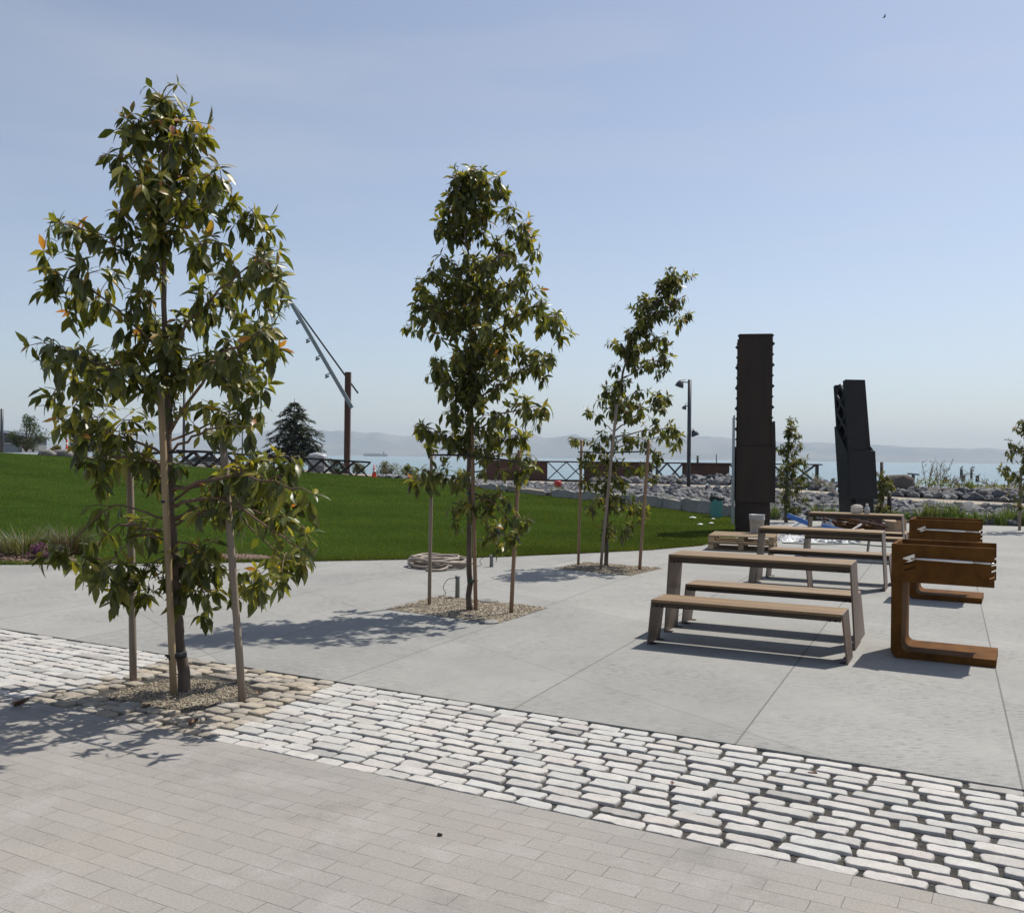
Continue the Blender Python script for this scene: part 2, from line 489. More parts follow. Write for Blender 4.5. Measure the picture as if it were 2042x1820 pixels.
M['glass'] = mat('dark_glass', (0.03, 0.035, 0.04), None, 3, 0.1)
M['piling'] = mat('wet_timber', (0.035, 0.033, 0.033), (0.06, 0.055, 0.05), 3, 0.8)
M['hill'] = mat('hillside', (0.045, 0.06, 0.05), (0.15, 0.135, 0.11), 0.0015, 0.95, lo=0.42, hi=0.58)
M['hull'] = mat('ship_hull', (0.05, 0.055, 0.07), None, 0.02, 0.7)
M['flower'] = mat('purple_flower', (0.21, 0.06, 0.20), (0.12, 0.035, 0.13), 30, 0.8)
M['dryleaf'] = mat('dry_leaf', (0.16, 0.075, 0.04), (0.09, 0.045, 0.025), 20, 0.7)
M['feather'] = mat('dark_feather', (0.06, 0.06, 0.06), None, 20, 0.8)

# ------------------------------------------------------------------ the setting
def interp(tab, u):
    if u <= tab[0][0]: return tab[0][1:]
    for a, b in zip(tab, tab[1:]):
        if u <= b[0]:
            k = (u - a[0]) / (b[0] - a[0])
            return tuple(p + (q - p) * k for p, q in zip(a[1:], b[1:]))
    return tab[-1][1:]


NEAR = [(-1400, 12.6), (-700, 13.5), (0, 14.1), (330, 14.5), (650, 15.1), (820, 15.5), (1000, 16.06), (1160, 16.8), (1300, 17.6), (1400, 18.6), (1470, 20.6), (1500, 23.0), (1512, 26.9), (1800, 26.3), (2042, 25.4), (2600, 24.0), (3400, 22)]
FAR = [(-1400, 38, 1.9), (-700, 40, 1.9), (0, 40, 1.62), (250, 42, 1.34), (433, 44, 1.0), (633, 46, .80), (740, 46, .64), (850, 43, .6), (950, 38.5, .42), (1088, 33, .35), (1250, 30, .25), (1323, 29, .19), (1416, 28, .06), (1500, 27.2, 0.0), (1800, 26.4, 0.0), (2042, 25.5, 0), (2600, 24.1, 0), (3400, 22.1, 0)]
PATH = [(-1400, 60, 1.8), (-700, 60, 1.75), (0, 58, 1.62), (250, 56, 1.25), (433, 55, .95), (633, 52, .72), (740, 49.5, .62), (850, 46.5, .58), (950, 44.5, .56), (1110, 42, .54), (1250, 39, .58), (1463, 35.5, .64), (1560, 34, .6), (1800, 30.5, .45), (2042, 28.5, .38), (2600, 26, .35), (3400, 23.6, .3)]
SHORE = [(-1400, 100), (0, 95), (500, 85), (620, 62), (700, 58), (850, 53), (1110, 48.5), (1250, 45), (1463, 41), (1800, 36), (2042, 34), (2600, 31), (3400, 28)]


def fan(u, Y, z):
    return ((u - CU) / F * Y, Y, z)


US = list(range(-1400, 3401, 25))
# bare ground, coloured darker for rock shade: one sheet from behind the camera to the shore and down below the water
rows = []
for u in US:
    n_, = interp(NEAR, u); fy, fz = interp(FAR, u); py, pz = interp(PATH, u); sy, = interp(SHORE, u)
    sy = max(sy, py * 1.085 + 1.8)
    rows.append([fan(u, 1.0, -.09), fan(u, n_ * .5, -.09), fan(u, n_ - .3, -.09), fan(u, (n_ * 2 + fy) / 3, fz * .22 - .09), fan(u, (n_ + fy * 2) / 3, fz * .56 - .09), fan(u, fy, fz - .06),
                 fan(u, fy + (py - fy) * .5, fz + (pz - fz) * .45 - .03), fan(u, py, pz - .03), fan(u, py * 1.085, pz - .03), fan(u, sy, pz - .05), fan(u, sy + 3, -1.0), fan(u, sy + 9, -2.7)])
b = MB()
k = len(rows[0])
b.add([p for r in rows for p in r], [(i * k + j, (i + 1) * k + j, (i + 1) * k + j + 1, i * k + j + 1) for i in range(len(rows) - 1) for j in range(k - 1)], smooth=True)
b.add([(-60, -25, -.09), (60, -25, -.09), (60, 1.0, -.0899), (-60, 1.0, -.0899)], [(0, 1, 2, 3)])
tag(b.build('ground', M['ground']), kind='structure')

# bay water to the far shore
b = MB()
b.add([(-9000, 20, -2.0), (9000, 20, -2.0), (9000, 7400, -2.0), (-9000, 7400, -2.0)], [(0, 1, 2, 3)])
tag(b.build('water', M['water']), kind='structure')

# hills on the far shore: a height field with the photographed skyline
SKY = [(-1500, 30), (-400, 34), (0, 27), (85, 31), (250, 37), (460, 43), (560, 45), (640, 49), (700, 47.6), (780, 42.6), (850, 39), (930, 41), (1000, 44), (1030, 49), (1060, 48), (1085, 41), (1130, 45), (1180, 42), (1290, 46), (1400, 48), (1440, 46), (1500, 42), (1560, 38), (1640, 38), (1750, 34), (1850, 30), (2042, 27), (2500, 30), (3500, 34)]
vs = []; hu = list(np.arange(-1500, 3501, 6.0)); ND = 16
hr = random.Random(4)
bumps = [(hr.uniform(-1500, 3500), hr.uniform(4, 16), hr.uniform(.4, 2.6)) for _ in range(420)]
for u in hu:
    h, = interp(SKY, u)
    w = sum(a * math.exp(-((u - c) / s_) ** 2) for c, s_, a in bumps if abs(u - c) < 3 * s_) * (1.0 if u < 1300 else 0.35)
    for j in range(ND):
        t = j / (ND - 1)
        D = 6800 + 2200 * t
        shp = min(1, t / .75) ** 1.15 * (1 - .35 * max(0, (t - .75) / .25))
        rip = 1 + .16 * math.sin(u * .031 + t * 5) * (1 - t) + .1 * math.sin(u * .083 + 2 * t)
        hh = (h - 1.2 + w * (t > .55)) * (8450 / F) * shp * (rip if t < .7 else 1) + CAMZ * shp
        vs.append(((u - CU) / F * D, D, max(hh, 0) - 2.0 * (1 - min(1, t * 3)) + (6 if 0 < j < 3 else 0)))
b = MB()
b.add(vs, [(i * ND + j, (i + 1) * ND + j, (i + 1) * ND + j + 1, i * ND + j + 1) for i in range(len(hu) - 1) for j in range(ND - 1)], smooth=True)
tag(b.build('hills', M['hill']), kind='structure')

# plaza of concrete slabs
edge = [fan(u, interp(NEAR, u)[0], 0) for u in range(-900, 2601, 20)]
poly = [st(-34, T1 + .012)[:2]] + [e[:2] for e in edge if Vector(e).dot(BANDN) > T1 + .3] + [st(16, T1 + .012)[:2]]
b = MB(); b.prism(poly[::-1], .085, Matrix.Translation((0, 0, -.085)))
tag(b.build('plaza', M['concrete']), kind='structure')

# brick pavement in the foreground
b = MB(); b.prism([st(-30, T0)[:2], st(-30, -16)[:2], st(22, -16)[:2], st(22, T0)[:2]], .085, Matrix.Translation((0, 0, -.085)))
tag(b.build('brick_pavement', M['pavers']), kind='structure')

# cobblestone strip: dark joint bed and one stone after the other
b = MB(); b.prism([st(-30, T0 - .0)[:2], st(17, T0)[:2], st(17, T1 + .01)[:2], st(-30, T1 + .01)[:2]], .0715, Matrix.Translation((0, 0, -.088)))
tag(b.build('joint_bed', M['soil']), kind='structure')

GRAV = (-5.28, 4.80, .50, .43)                         # gravel round the near tree, in strip coordinates


def in_old(s_, t_):
    return -6.08 + .17 * (t_ - 4.1) * -0.6 < s_ < -4.38 - .1 * (t_ - 4.1)


def stone(b, s_, t_, a, c, rr, r, dome, top, col, mi=0):
    """one sett: rounded irregular block, half sizes a x c."""
    out = []
    q = min(rr, c * .9)
    for cx, cy, a0 in ((a, c, 0), (-a, c, 90), (-a, -c, 180), (a, -c, 270)):
        qx = q * r.uniform(.5, 1.35); qy = q * r.uniform(.5, 1.2)
        jx = r.uniform(-.1, .04) * a; jy = r.uniform(-.14, .10) * c
        ox = cx + jx * (1 if cx > 0 else -1); oy = cy + jy * (1 if cy > 0 else -1)
        for kk in range(3):
            an = math.radians(a0 + 45 * kk)
            out.append((ox - math.copysign(qx, cx) + qx * math.cos(an), oy - math.copysign(qy, cy) + qy * math.sin(an)))
        if cx > 0 and cy > 0: out.append((r.uniform(-.25, .25) * a, c * r.uniform(.93, 1.07)))
        if cx < 0 and cy < 0: out.append((r.uniform(-.25, .25) * a, -c * r.uniform(.93, 1.07)))
    if mi == 0:
        o2 = []
        for i, (x, y) in enumerate(out):
            x2, y2 = out[(i + 1) % len(out)]; o2.append((x, y)); q = math.hypot(x2 - x, y2 - y)
            for kk in range(1, int(q / .045) + 1): f = kk / (int(q / .045) + 1); o2.append((x + (x2 - x) * f + r.gauss(0, .003), y + (y2 - y) * f + r.gauss(0, .0032)))
        out = o2
    n = len(out); vs = []
    tx = r.uniform(-.02, .02); ty = r.uniform(-.03, .03)
    for k_, z in ((.97, -.075), (1.01, top - .009), (.99, top - .0025), (.945, top)):
        for x, y in out:
            f = k_ if k_ > .95 else 1 - (1 - k_) * 1.0
            vs.append(st(s_ + x * f, t_ + y * f * (1 if k_ > .95 else .97), z + (tx * x + ty * y if z > -.05 else 0)))
    vs.append(st(s_, t_, top + dome))
    fs = []
    if mi == 0:                                        # freshly split sett: flat top, crisp arris
        q = [(i * n + k_, i * n + (k_ + 1) % n, (i + 1) * n + (k_ + 1) % n, (i + 1) * n + k_) for i in range(3) for k_ in range(n)]
        b.add(vs[:-1], q, mi, col, True); n0 = len(b.v) - len(vs) + 1
        b.f.append([n0 + 3 * n + k_ for k_ in range(n)]); b.m.append(mi); b.sm.append(False); return
    for i in range(3):
        for k_ in range(n): fs.append((i * n + k_, i * n + (k_ + 1) % n, (i + 1) * n + (k_ + 1) % n, (i + 1) * n + k_))
    for k_ in range(n): fs.append((3 * n + k_, 3 * n + (k_ + 1) % n, 4 * n))
    b.add(vs, fs, mi, col, True)


b = MB(); r = random.Random(5)
NR = 14; pitch = (T1 - T0) / NR
for row in range(NR):
    t_ = T0 + pitch * (row + .5)
    s_ = -17 + r.uniform(0, .2)
    while s_ < 9.5:
        k = min(1, max(0, (s_ + 4.2) / 3.0))           # wide joints to the right, tight ones to the left
        old = in_old(s_, t_)
        L = r.uniform(.10, .18) if old else r.uniform(.15, .225) * (1 - k) + r.uniform(.15, .285) * k
        gap = .012 if old else .012 + .011 * k * r.uniform(.4, 1.5)
        cs, ct = s_ + L / 2, t_ + r.uniform(-.006, .006) * (1 + old) + .010 * math.sin(1.9 * s_ + 1.3 * math.sin(.7 * s_) + row * .14) * (0 < row < NR - 1)
        gx, gy = (cs - GRAV[0]) / GRAV[2], (ct - GRAV[1]) / GRAV[3]
        if max(abs(gx), abs(gy)) ** 4 + min(abs(gx), abs(gy)) ** 4 > 1.08 or cs < -8 and False:
            g = r.choice([1, 1.03, .95, 1.06, .88, 1.0, .72 if r.random() < .35 else 1])
            warm = r.uniform(-.015, .03)
            w2 = (pitch - (.010 if old else .013 + .013 * k)) / 2 * r.uniform(.92, 1.05)
            if old:
                g = r.uniform(.74, 1.12); warm = r.uniform(0, .07)
                stone(b, cs, ct, L / 2 - .001, w2, .020, r, .006, r.uniform(-.008, .012), (g * (1 + warm), g, g * (1 - warm * 1.5)), 1)
            else:
                pk = .03 if r.random() < .08 else 0
                stone(b, cs, ct, L / 2, w2, r.uniform(.006, .018) + .008 * k * r.random(), r, .0015, r.uniform(-.006, .003), (g * (1 + warm + pk), g, g * (1 - warm * .6)), 0)
        s_ += L + gap
tag(b.build('cobblestone_paving', [M['cobble'], M['old_cobble']], tint=True), kind='structure')


def pebbles(name, pts, r, size):
    vs = []; fs = []; cs = []
    for p in pts:
        q = r.uniform(.6, 1.3) * size; n0 = len(vs)
        ang = r.uniform(0, 6.3); g = r.uniform(.5, 1.15); w_ = r.uniform(-.03, .06)
        for dx, dy, dz in ((1, 0, .2), (-.2, .9, .25), (-.9, -.3, .2), (.1, -.8, .3), (0, 0, .85), (0, 0, -.5)):
            x, y = dx * math.cos(ang) - dy * math.sin(ang), dx * math.sin(ang) + dy * math.cos(ang)
            vs.append((p[0] + x * q * 1.15, p[1] + y * q * .9, p[2] + dz * q * .75)); cs.append((.40 * g * (1 + w_), .335 * g, .245 * g * (1 - w_)))
        for k in range(4): fs += [(n0 + k, n0 + (k + 1) % 4, n0 + 4), (n0 + (k + 1) % 4, n0 + k, n0 + 5)]
    return np_mesh(name, vs, [np.array(fs)], M['pebble'], np.array(cs), smooth=True)


M['pebble'] = mat('loose_pebble', (1, 1, 1), (.8, .8, .8), 40, .9, tint=True)
r = random.Random(18)
pts = [st(r.uniform(-9, 3), r.uniform(T0, T1), -.0155) for _ in range(7000)]
tag(pebbles('joint_grit', pts, r, .0042), 'fine grit lying in the joints of the cobbles', 'grit', kind='stuff')
# gravel bed in the cobbles
vs = [st(GRAV[0], GRAV[1], .004)]; n = 40
for k in range(n):
    a = 2 * PI * k / n; c_, s1 = math.cos(a), math.sin(a)
    q = (abs(c_) ** 4 + abs(s1) ** 4) ** -.25 * 1.03
    vs.append(st(GRAV[0] + c_ * q * .6 * GRAV[2], GRAV[1] + s1 * q * .6 * GRAV[3], -.004))
for k in range(n):
    a = 2 * PI * k / n; c_, s1 = math.cos(a), math.sin(a)
    q = (abs(c_) ** 4 + abs(s1) ** 4) ** -.25 * 1.14
    vs.append(st(GRAV[0] + c_ * q * GRAV[2], GRAV[1] + s1 * q * GRAV[3], -.045))
b = MB()
b.add(vs, [(0, 1 + k, 1 + (k + 1) % n) for k in range(n)] + [(1 + k, 1 + n + k, 1 + n + (k + 1) % n, 1 + (k + 1) % n) for k in range(n)], smooth=True)
tag(b.build('gravel_bed', M['gravel']), kind='structure')
r = random.Random(8); pts = []
while len(pts) < 2600:
    x, y = r.uniform(-1.08, 1.08), r.uniform(-1.08, 1.08)
    q = (x ** 4 + y ** 4) ** .25
    if q < 1.08: pts.append(st(GRAV[0] + x * GRAV[2], GRAV[1] + y * GRAV[3], .004 - .03 * max(0, q - .5) / .5 + .001))
tag(pebbles('loose_gravel', pts, r, .0085), 'loose tan pea gravel in the tree pit among the cobbles', 'gravel', kind='stuff')


def pit(corners, seed):
    cs = [G(u, v) for u, v in corners]
    b = MB(); b.prism([c[:2] for c in cs], .004, Matrix.Translation((0, 0, .0015)))
    tag(b.build('gravel_pit', M['gravel']), kind='structure')
    r = random.Random(seed); pts = []
    for _ in range(1500):
        a, c = r.random(), r.random()
        p = (cs[0] * (1 - a) + cs[1] * a) * (1 - c) + (cs[3] * (1 - a) + cs[2] * a) * c
        pts.append((p.x, p.y, .008))
    return pts


pp = pit([(770, 1215), (880, 1188), (1093, 1212), (995, 1243)], 3)
tag(pebbles('loose_gravel', pp, random.Random(2), .011), 'tan pea gravel in the square pit of the middle tree', 'gravel', kind='stuff')
pp = pit([(1105, 1133.6), (1168, 1121), (1322, 1133), (1258, 1147.6)], 4)
tag(pebbles('loose_gravel', pp, random.Random(3), .013), 'tan pea gravel in the square pit of the leaning tree', 'gravel', kind='stuff')

# lawn: a rising sheet and its blades
NT_ = 14; rows = []; lus = list(range(-1400, 1501, 20))


def lawn_pt(u, t):
    n_, = interp(NEAR, u); fy, fz = interp(FAR, u)
    Y = n_ + (fy - n_) * t
    z = fz * (t ** 1.25) + .015 + .02 * math.sin(u * .013 + Y * .9) * t * (1 - t)
    return fan(u, Y, z)


for u in lus: rows.append([lawn_pt(u, j / (NT_ - 1)) for j in range(NT_)])
b = MB()
b.add([p for q in rows for p in q], [(i * NT_ + j, (i + 1) * NT_ + j, (i + 1) * NT_ + j + 1, i * NT_ + j + 1) for i in range(len(rows) - 1) for j in range(NT_ - 1)], smooth=True)
b.add([p for q in rows for p in (q[0], (q[0][0], q[0][1], -.08))], [(2 * i, 2 * i + 1, 2 * i + 3, 2 * i + 2) for i in range(len(rows) - 1)])
tag(b.build('lawn', M['lawn']), kind='structure')

rg = np.random.default_rng(3)
NB = 330000
uu = rg.uniform(-420, 1500, NB); tt = rg.uniform(0, 1, NB) ** 1.9
nu = np.interp(uu, [a[0] for a in NEAR], [a[1] for a in NEAR])
fy = np.interp(uu, [a[0] for a in FAR], [a[1] for a in FAR]); fz = np.interp(uu, [a[0] for a in FAR], [a[2] for a in FAR])
YY = nu + (fy - nu) * tt; ZZ = fz * tt ** 1.25 + .012
YY = YY + rg.normal(0, .035, NB) * (tt < .01)
XX = (uu - CU) / F * YY + rg.normal(0, .02, NB)
hgt = rg.uniform(.018, .04, NB) * (1 + .5 * (tt < .004)) * (.75 + YY / 60); wid = .0034 * YY / 14 * rg.uniform(.8, 1.5, NB)
an = rg.uniform(0, 2 * PI, NB); lx = rg.normal(0, .5, NB) * hgt; ly = rg.normal(0, .5, NB) * hgt
base = np.stack([XX, YY, ZZ], 1)
sd = np.stack([np.cos(an) * wid, np.sin(an) * wid, np.zeros(NB)], 1)
tip = base + np.stack([lx, ly, hgt], 1)
V = np.stack([base - sd, base + sd, tip], 1).reshape(-1, 3)
patch = np.sin(XX * 1.3 + np.sin(YY * .7) * 2) * .5 + np.sin(YY * 2.1 + XX * .6) * .5
g = (rg.uniform(.75, 1.3, NB) * (1 + .20 * patch) * (1 + .12 * np.sin(XX * .45 + YY * .33 + np.sin(YY * .21) * 3)))[:, None]
yel = rg.uniform(0, 1, NB)[:, None]
colr = np.where(yel > .94, np.array([[.16, .15, .04]]), np.array([[.059, .093, .025]]) + yel * np.array([[.038, .026, .007]])) * g
o = np_mesh('grass', V, [np.arange(NB * 3).reshape(-1, 3)], M['grass'], np.repeat(colr, 3, 0))
tag(o, 'short mown green grass covering the rising lawn', 'grass', kind='stuff')

# the tan shore path
b = MB(); vs = []
for u in US:
    py, pz = interp(PATH, u)
    vs += [fan(u, py, pz), fan(u, py * 1.085, pz + .004)]
b.add(vs, [(2 * i, 2 * i + 2, 2 * i + 3, 2 * i + 1) for i in range(len(US) - 1)], smooth=True)
tag(b.build('path', M['path']), kind='structure')

# planting bed of bark along the lawn edge, left
b = MB(); top = []; bot = []
for i in range(13):
    u = -420 + i * 48
    n_, = interp(NEAR, u)
    w_ = (.95 + .12 * math.sin(i * 1.7)) * min(1, (12.3 - i) / 3)
    bot.append(fan(u, n_ + .01, .004)); top.append(fan(u, n_ + w_, .07 + .04 * w_))
b.add(bot + top, [(i, i + 1, 13 + i + 1, 13 + i) for i in range(12)], smooth=True)
tag(b.build('mulch_bed', M['mulch']), kind='structure')
b = MB()
c0 = G(452, 1121); b.lathe([(.75, -.02), (.6, .03), (.3, .07), (.02, .08)], 18, Matrix.Translation((c0.x, c0.y + .45, 0)) @ Matrix.Diagonal((1.1, .55, 1, 1)))
tag(b.build('mulch_patch', M['mulch']), kind='structure')
r = random.Random(21); vs = []; fs = []; cs = []
for _ in range(2600):
    if r.random() < .8:
        u = r.uniform(-420, 150); n_, = interp(NEAR, u); q = r.uniform(0, .95); p = fan(u, n_ + q, .03 + .10 * q)
    else:
        a = r.uniform(0, 6.28); q = math.sqrt(r.random()); p = (c0.x + .8 * q * math.cos(a), c0.y + .45 + .4 * q * math.sin(a), .09 - .07 * q)
    a = r.uniform(0, 6.28); L = r.uniform(.012, .035); d = (math.cos(a) * L, math.sin(a) * L, r.uniform(-.01, .015)); e = (-math.sin(a) * .009, math.cos(a) * .009, r.uniform(-.004, .006))
    n0 = len(vs); vs += [tuple(p[i] + sa * d[i] + sb * e[i] for i in range(3)) for sa, sb in ((-1, -1), (1, -1), (1, 1), (-1, 1))]
    fs.append((n0, n0 + 1, n0 + 2, n0 + 3)); g = r.uniform(.4, 1.3); cs += [(.24 * g, .155 * g, .115 * g)] * 4
o = np_mesh('bark_chips', vs, [np.array(fs)], M['pebble'], np.array(cs))
tag(o, 'brown bark chips strewn over the planting bed', 'bark chips', kind='stuff')

# ------------------------------------------------------------------ tables, benches, grills
TANG = math.radians(-26.3)


def slab_table(name, label, cat, group, L, Wd, H, fasc, nsl, loc, ang, seed):
    """timber slats in a steel frame on two folded leg plates; origin on the ground under the near left corner."""
    r = random.Random(seed)
    t = empty(name, loc, ang); tag(t, label, cat, group)
    th = .014; sp = .045                                 # plate thickness, splay of the foot
    # steel frame: two long beams and two end plates under the slats
    f = MB()
    f.box((.012, 0, H - fasc), (L - .012, .03, H - .012))
    f.box((.012, Wd - .03, H - fasc), (L - .012, Wd, H - .012))
    f.box((.012, .0302, H - fasc + .012), (.03, Wd - .0302, H - .03))
    f.box((L - .03, .0302, H - fasc + .012), (L - .012, Wd - .0302, H - .03))
    f.build('frame', M['beam'], t, bevel=.003)
    w = Wd / nsl
    for i in range(nsl):
        s_ = MB(); g = r.uniform(.85, 1.12); y0 = i * w + .0038; y1 = (i + 1) * w - .0038
        s_.box((.002, y0, H - .0115), (L - .002, y1, H + .016), col=(g, g * r.uniform(.96, 1.02), g * r.uniform(.9, 1.0)))
        s_.build('slat', M['wood'], t, bevel=.006, tint=True)
    for sx in (0, 1):
        lg = MB()
        x0 = 0 if sx == 0 else L
        d = -1 if sx == 0 else 1
        ins = .018
        # plate from the end of the top down to a splayed, narrower foot
        xa = x0 - d * (-.001); xb = x0 + d * sp
        zt = H + .014
        top = [(xa, -.001, zt), (xa - d * th, -.001, zt), (xa - d * th, Wd + .001, zt), (xa, Wd + .001, zt)]
        bot = [(xb, ins, 0), (xb - d * th, ins, 0), (xb - d * th, Wd - ins, 0), (xb, Wd - ins, 0)]
        lg.hexa(bot + top)
        lo_ = lg.build('leg_panel', M['steel'], t, bevel=.003)
        for y in (.06, Wd - .1):
            ft = MB(); ft.box((min(xb - d * th, xb - d * .07), y, 0), (max(xb - d * th, xb - d * .07), y + .05, .008))
            ft.build('foot_tab', M['dark_steel'], lo_)
        for k in range(2):
            bo = MB(); xx = x0 - d * (.055 + .045 * k)
            bo.lathe([(.011, 0), (.011, .010), (.006, .012), (.006, .016)], 8, Matrix.Translation((xx, 0.0, H - fasc * .82)) @ Matrix.Rotation(PI / 2, 4, 'X'))
            bo.build('bolt', M['dark_steel'], t)
    return t


ux = Vector((math.cos(TANG), math.sin(TANG), 0)); uy = Vector((-math.sin(TANG), math.cos(TANG), 0))
T1P = Vector((1.545, 9.23, 0)); STEP = Vector((1.88, 3.83, 0))
tg, bg_ = 'picnic tables in a row on the plaza', 'picnic benches beside the tables'
slab_table('picnic_table', 'nearest picnic table with tan timber slats and steel legs, in front of the other tables', 'table', tg, 1.69, .47, .755, .062, 5, T1P, TANG, 1)
slab_table('picnic_table', 'middle picnic table with a galvanised bucket seen over its left end', 'table', tg, 1.60, .47, .755, .062, 5, T1P + STEP, TANG, 2)
slab_table('picnic_table', 'farthest picnic table carrying a paper bag and a bottle', 'table', tg, 1.56, .47, .755, .062, 5, T1P + STEP * 2.03, TANG, 3)
B1 = Vector((1.285, 8.60, 0)); B2 = Vector((1.80, 9.70, 0))
slab_table('picnic_bench', 'closest long timber bench in front of the nearest picnic table', 'bench', bg_, 1.66, .40, .405, .05, 4, B1, TANG, 4)
slab_table('picnic_bench', 'long timber bench behind the nearest picnic table', 'bench', bg_, 1.66, .40, .405, .05, 4, B2, TANG, 5)
slab_table('picnic_bench', 'short bench at the left end in front of the middle picnic table', 'bench', bg_, .70, .40, .405, .05, 4, B1 + STEP, TANG, 6)
slab_table('picnic_bench', 'long timber bench behind the middle picnic table', 'bench', bg_, 1.62, .40, .405, .05, 4, B2 + STEP * 1.02, TANG, 7)
slab_table('picnic_bench', 'long timber bench in front of the farthest picnic table, mostly hidden by the middle one', 'bench', bg_, 1.56, .40, .405, .05, 4, B1 + STEP * 2.03, TANG, 8)
slab_table('picnic_bench', 'short bench behind the right end of the farthest picnic table', 'bench', bg_, .62, .40, .405, .05, 4, B2 + STEP * 2.03 + ux * .95, TANG, 9)


def cut(o, cutters):
    for c in cutters:
        md = o.modifiers.new('cut', 'BOOLEAN'); md.object = c; md.operation = 'DIFFERENCE'; md.solver = 'EXACT'
    bpy.context.view_layer.update()
    dg = bpy.context.evaluated_depsgraph_get()
    me = bpy.data.meshes.new_from_object(o.evaluated_get(dg))
    o.modifiers.clear(); o.data = me
    for c in cutters: bpy.data.objects.remove(c)


def grill(label, loc, ang):
    t = empty('barbecue_grill', loc, ang); tag(t, label, 'barbecue grill', 'rusty steel barbecue grills')
    D_ = .60; H = .99; L = .82
    # bent plate: base, rounded corner, upright
    prof = []
    R0, R1, th, ct = .075, .055, .066, .088
    for k in range(7):
        a = PI + PI / 2 * k / 6; prof.append((R0 + R0 * math.cos(a), R0 + R0 * math.sin(a)))
    prof += [(L, 0), (L, th)]
    for k in range(7):
        a = -PI / 2 - PI / 2 * k / 6; prof.append((ct + R1 + R1 * math.cos(a), th + R1 + R1 * math.sin(a)))
    prof += [(ct, .662), (0, .662)]
    b = MB(); Mx = Matrix.Translation((0, D_, 0)) @ Matrix.Rotation(PI / 2, 4, 'X')
    b.prism(prof, D_, Mx)
    o = b.build('stand', M['corten'], t, bevel=.004)
    # trough of two side plates, an end plate and a floor
    for y in (-.002, D_ - .026):
        pl = MB(); pl.box((-.001, y, .6625), (.80, y + .028, H))
        po = pl.build('side_plate', M['corten'], t)
        cs = []
        for k in range(3):
            cb = MB(); q = .855 - .052 * k
            Mq = Matrix.Translation((.80, y + .014, q)) @ Matrix.Rotation(-math.radians(24), 4, 'Y')
            cb.box((-.042, -.1, -.0075), (.06, .1, .0075), Mq); cs.append(cb.build('cutter', M['corten'], t))
            cb = MB(); Mq = Matrix.Translation((.145, y + .014, .882 - .052 * k)) @ Matrix.Rotation(-math.radians(20), 4, 'Y')
            cb.box((-.05, -.1, -.0065), (.05, .1, .0065), Mq); cs.append(cb.build('cutter', M['corten'], t))
        bpy.context.view_layer.update()
        cut(po, cs)
        bv = po.modifiers.new('bevel', 'BEVEL'); bv.width = .003; bv.segments = 1
    e = MB(); e.box((-.0015, .0263, .6627), (.03, D_ - .0263, H - .001)); e.build('end_plate', M['corten'], t, bevel=.004)
    e = MB(); e.box((.0302, .0263, .69), (.79, D_ - .0263, .712)); e.build('fire_tray', M['corten'], t)
    gr = MB()
    for k in range(13): gr.tube([(.06, .045 + k * .0425, .86), (.76, .045 + k * .0425, .86)], .004, 6)
    for x in (.08, .74): gr.tube([(x, .03, .855), (x, D_ - .03, .855)], .006, 6)
    gr.build('cooking_grate', M['stainless'], t)
    h = MB()
    h.tube([(.16, -.05, .872), (.64, -.05, .868)], .0125, 12)
    h.tube([(.64, -.05, .868), (.79, -.05, .866)], .008, 10)
    h.tube([(.775, -.05, .866), (.80, -.05, .866)], .011, 10)
    hd = h.build('lift_rod', M['stainless'], t)
    k = MB()
    pts = [(.095, .875), (.19, .915), (.195, .862), (.15, .842), (.115, .838), (.15, .856), (.10, .866)]
    k.prism(pts, .012, Matrix.Translation((0, -.044, 0)) @ Matrix.Rotation(PI / 2, 4, 'X'))
    k.box((.10, -.0436, .862), (.19, -.0025, .872))
    k.hexa([(.098, -.075, .872), (.192, -.085, .884), (.192, -.0445, .884), (.098, -.0445, .872), (.098, -.075, .876), (.192, -.085, .916), (.192, -.0445, .916), (.098, -.0445, .880)])
    k.build('hook_bracket', M['stainless'], hd, bevel=.002)
    return t


g1 = grill('nearest rusty steel barbecue grill on a C-shaped stand, beside the nearest picnic table', (3.315, 8.21, 0), math.radians(-28.5))
g2 = dup(g1, (4.965, 11.76, 0), math.radians(-28.5))
g2['label'] = 'farther rusty steel barbecue grill, half hidden behind the nearest one'

# ------------------------------------------------------------------ pallets, bucket, rubbish heap
PA = math.radians(-19.0)
pbase = Vector((3.71, 17.75, 0))


def pallet(z, label, seed):
    r = random.Random(seed); t = empty('pallet', pbase + Vector((0, 0, z)), PA); tag(t, label, 'pallet', 'stacked timber pallets')
    Lp, Wp = 1.2, 1.0
    b = MB()
    for k in range(7):
        g = r.uniform(.6, 1.1); y = k * (Wp - .1) / 6
        b.box((r.uniform(0, .012), y, .122), (Lp, y + .096, .142), col=(g, g, g))
    b.build('deck', M['pallet'], t, tint=True)
    b = MB()
    for k in range(3):
        g = r.uniform(.7, 1.1); y = k * (Wp - .1) / 2
        b.box((0, y, .001), (Lp, y + .1, .021), col=(g, g, g))
    for k in range(3):
        x = k * (Lp - .1) / 2
        b.box((x, 0, .1005), (x + .1, Wp, .1215), col=(.8, .8, .8))
    b.build('bottom_board', M['pallet'], t, tint=True)
    for k in range(3):
        for j in range(3):
            g = r.uniform(.9, 1.5); c = MB()
            c.box((k * (Lp - .1) / 2, j * (Wp - .1) / 2, .0215), (k * (Lp - .1) / 2 + .1, j * (Wp - .1) / 2 + .1, .1), col=(g, g, g))
            c.build('block', M['pallet'], t, tint=True)


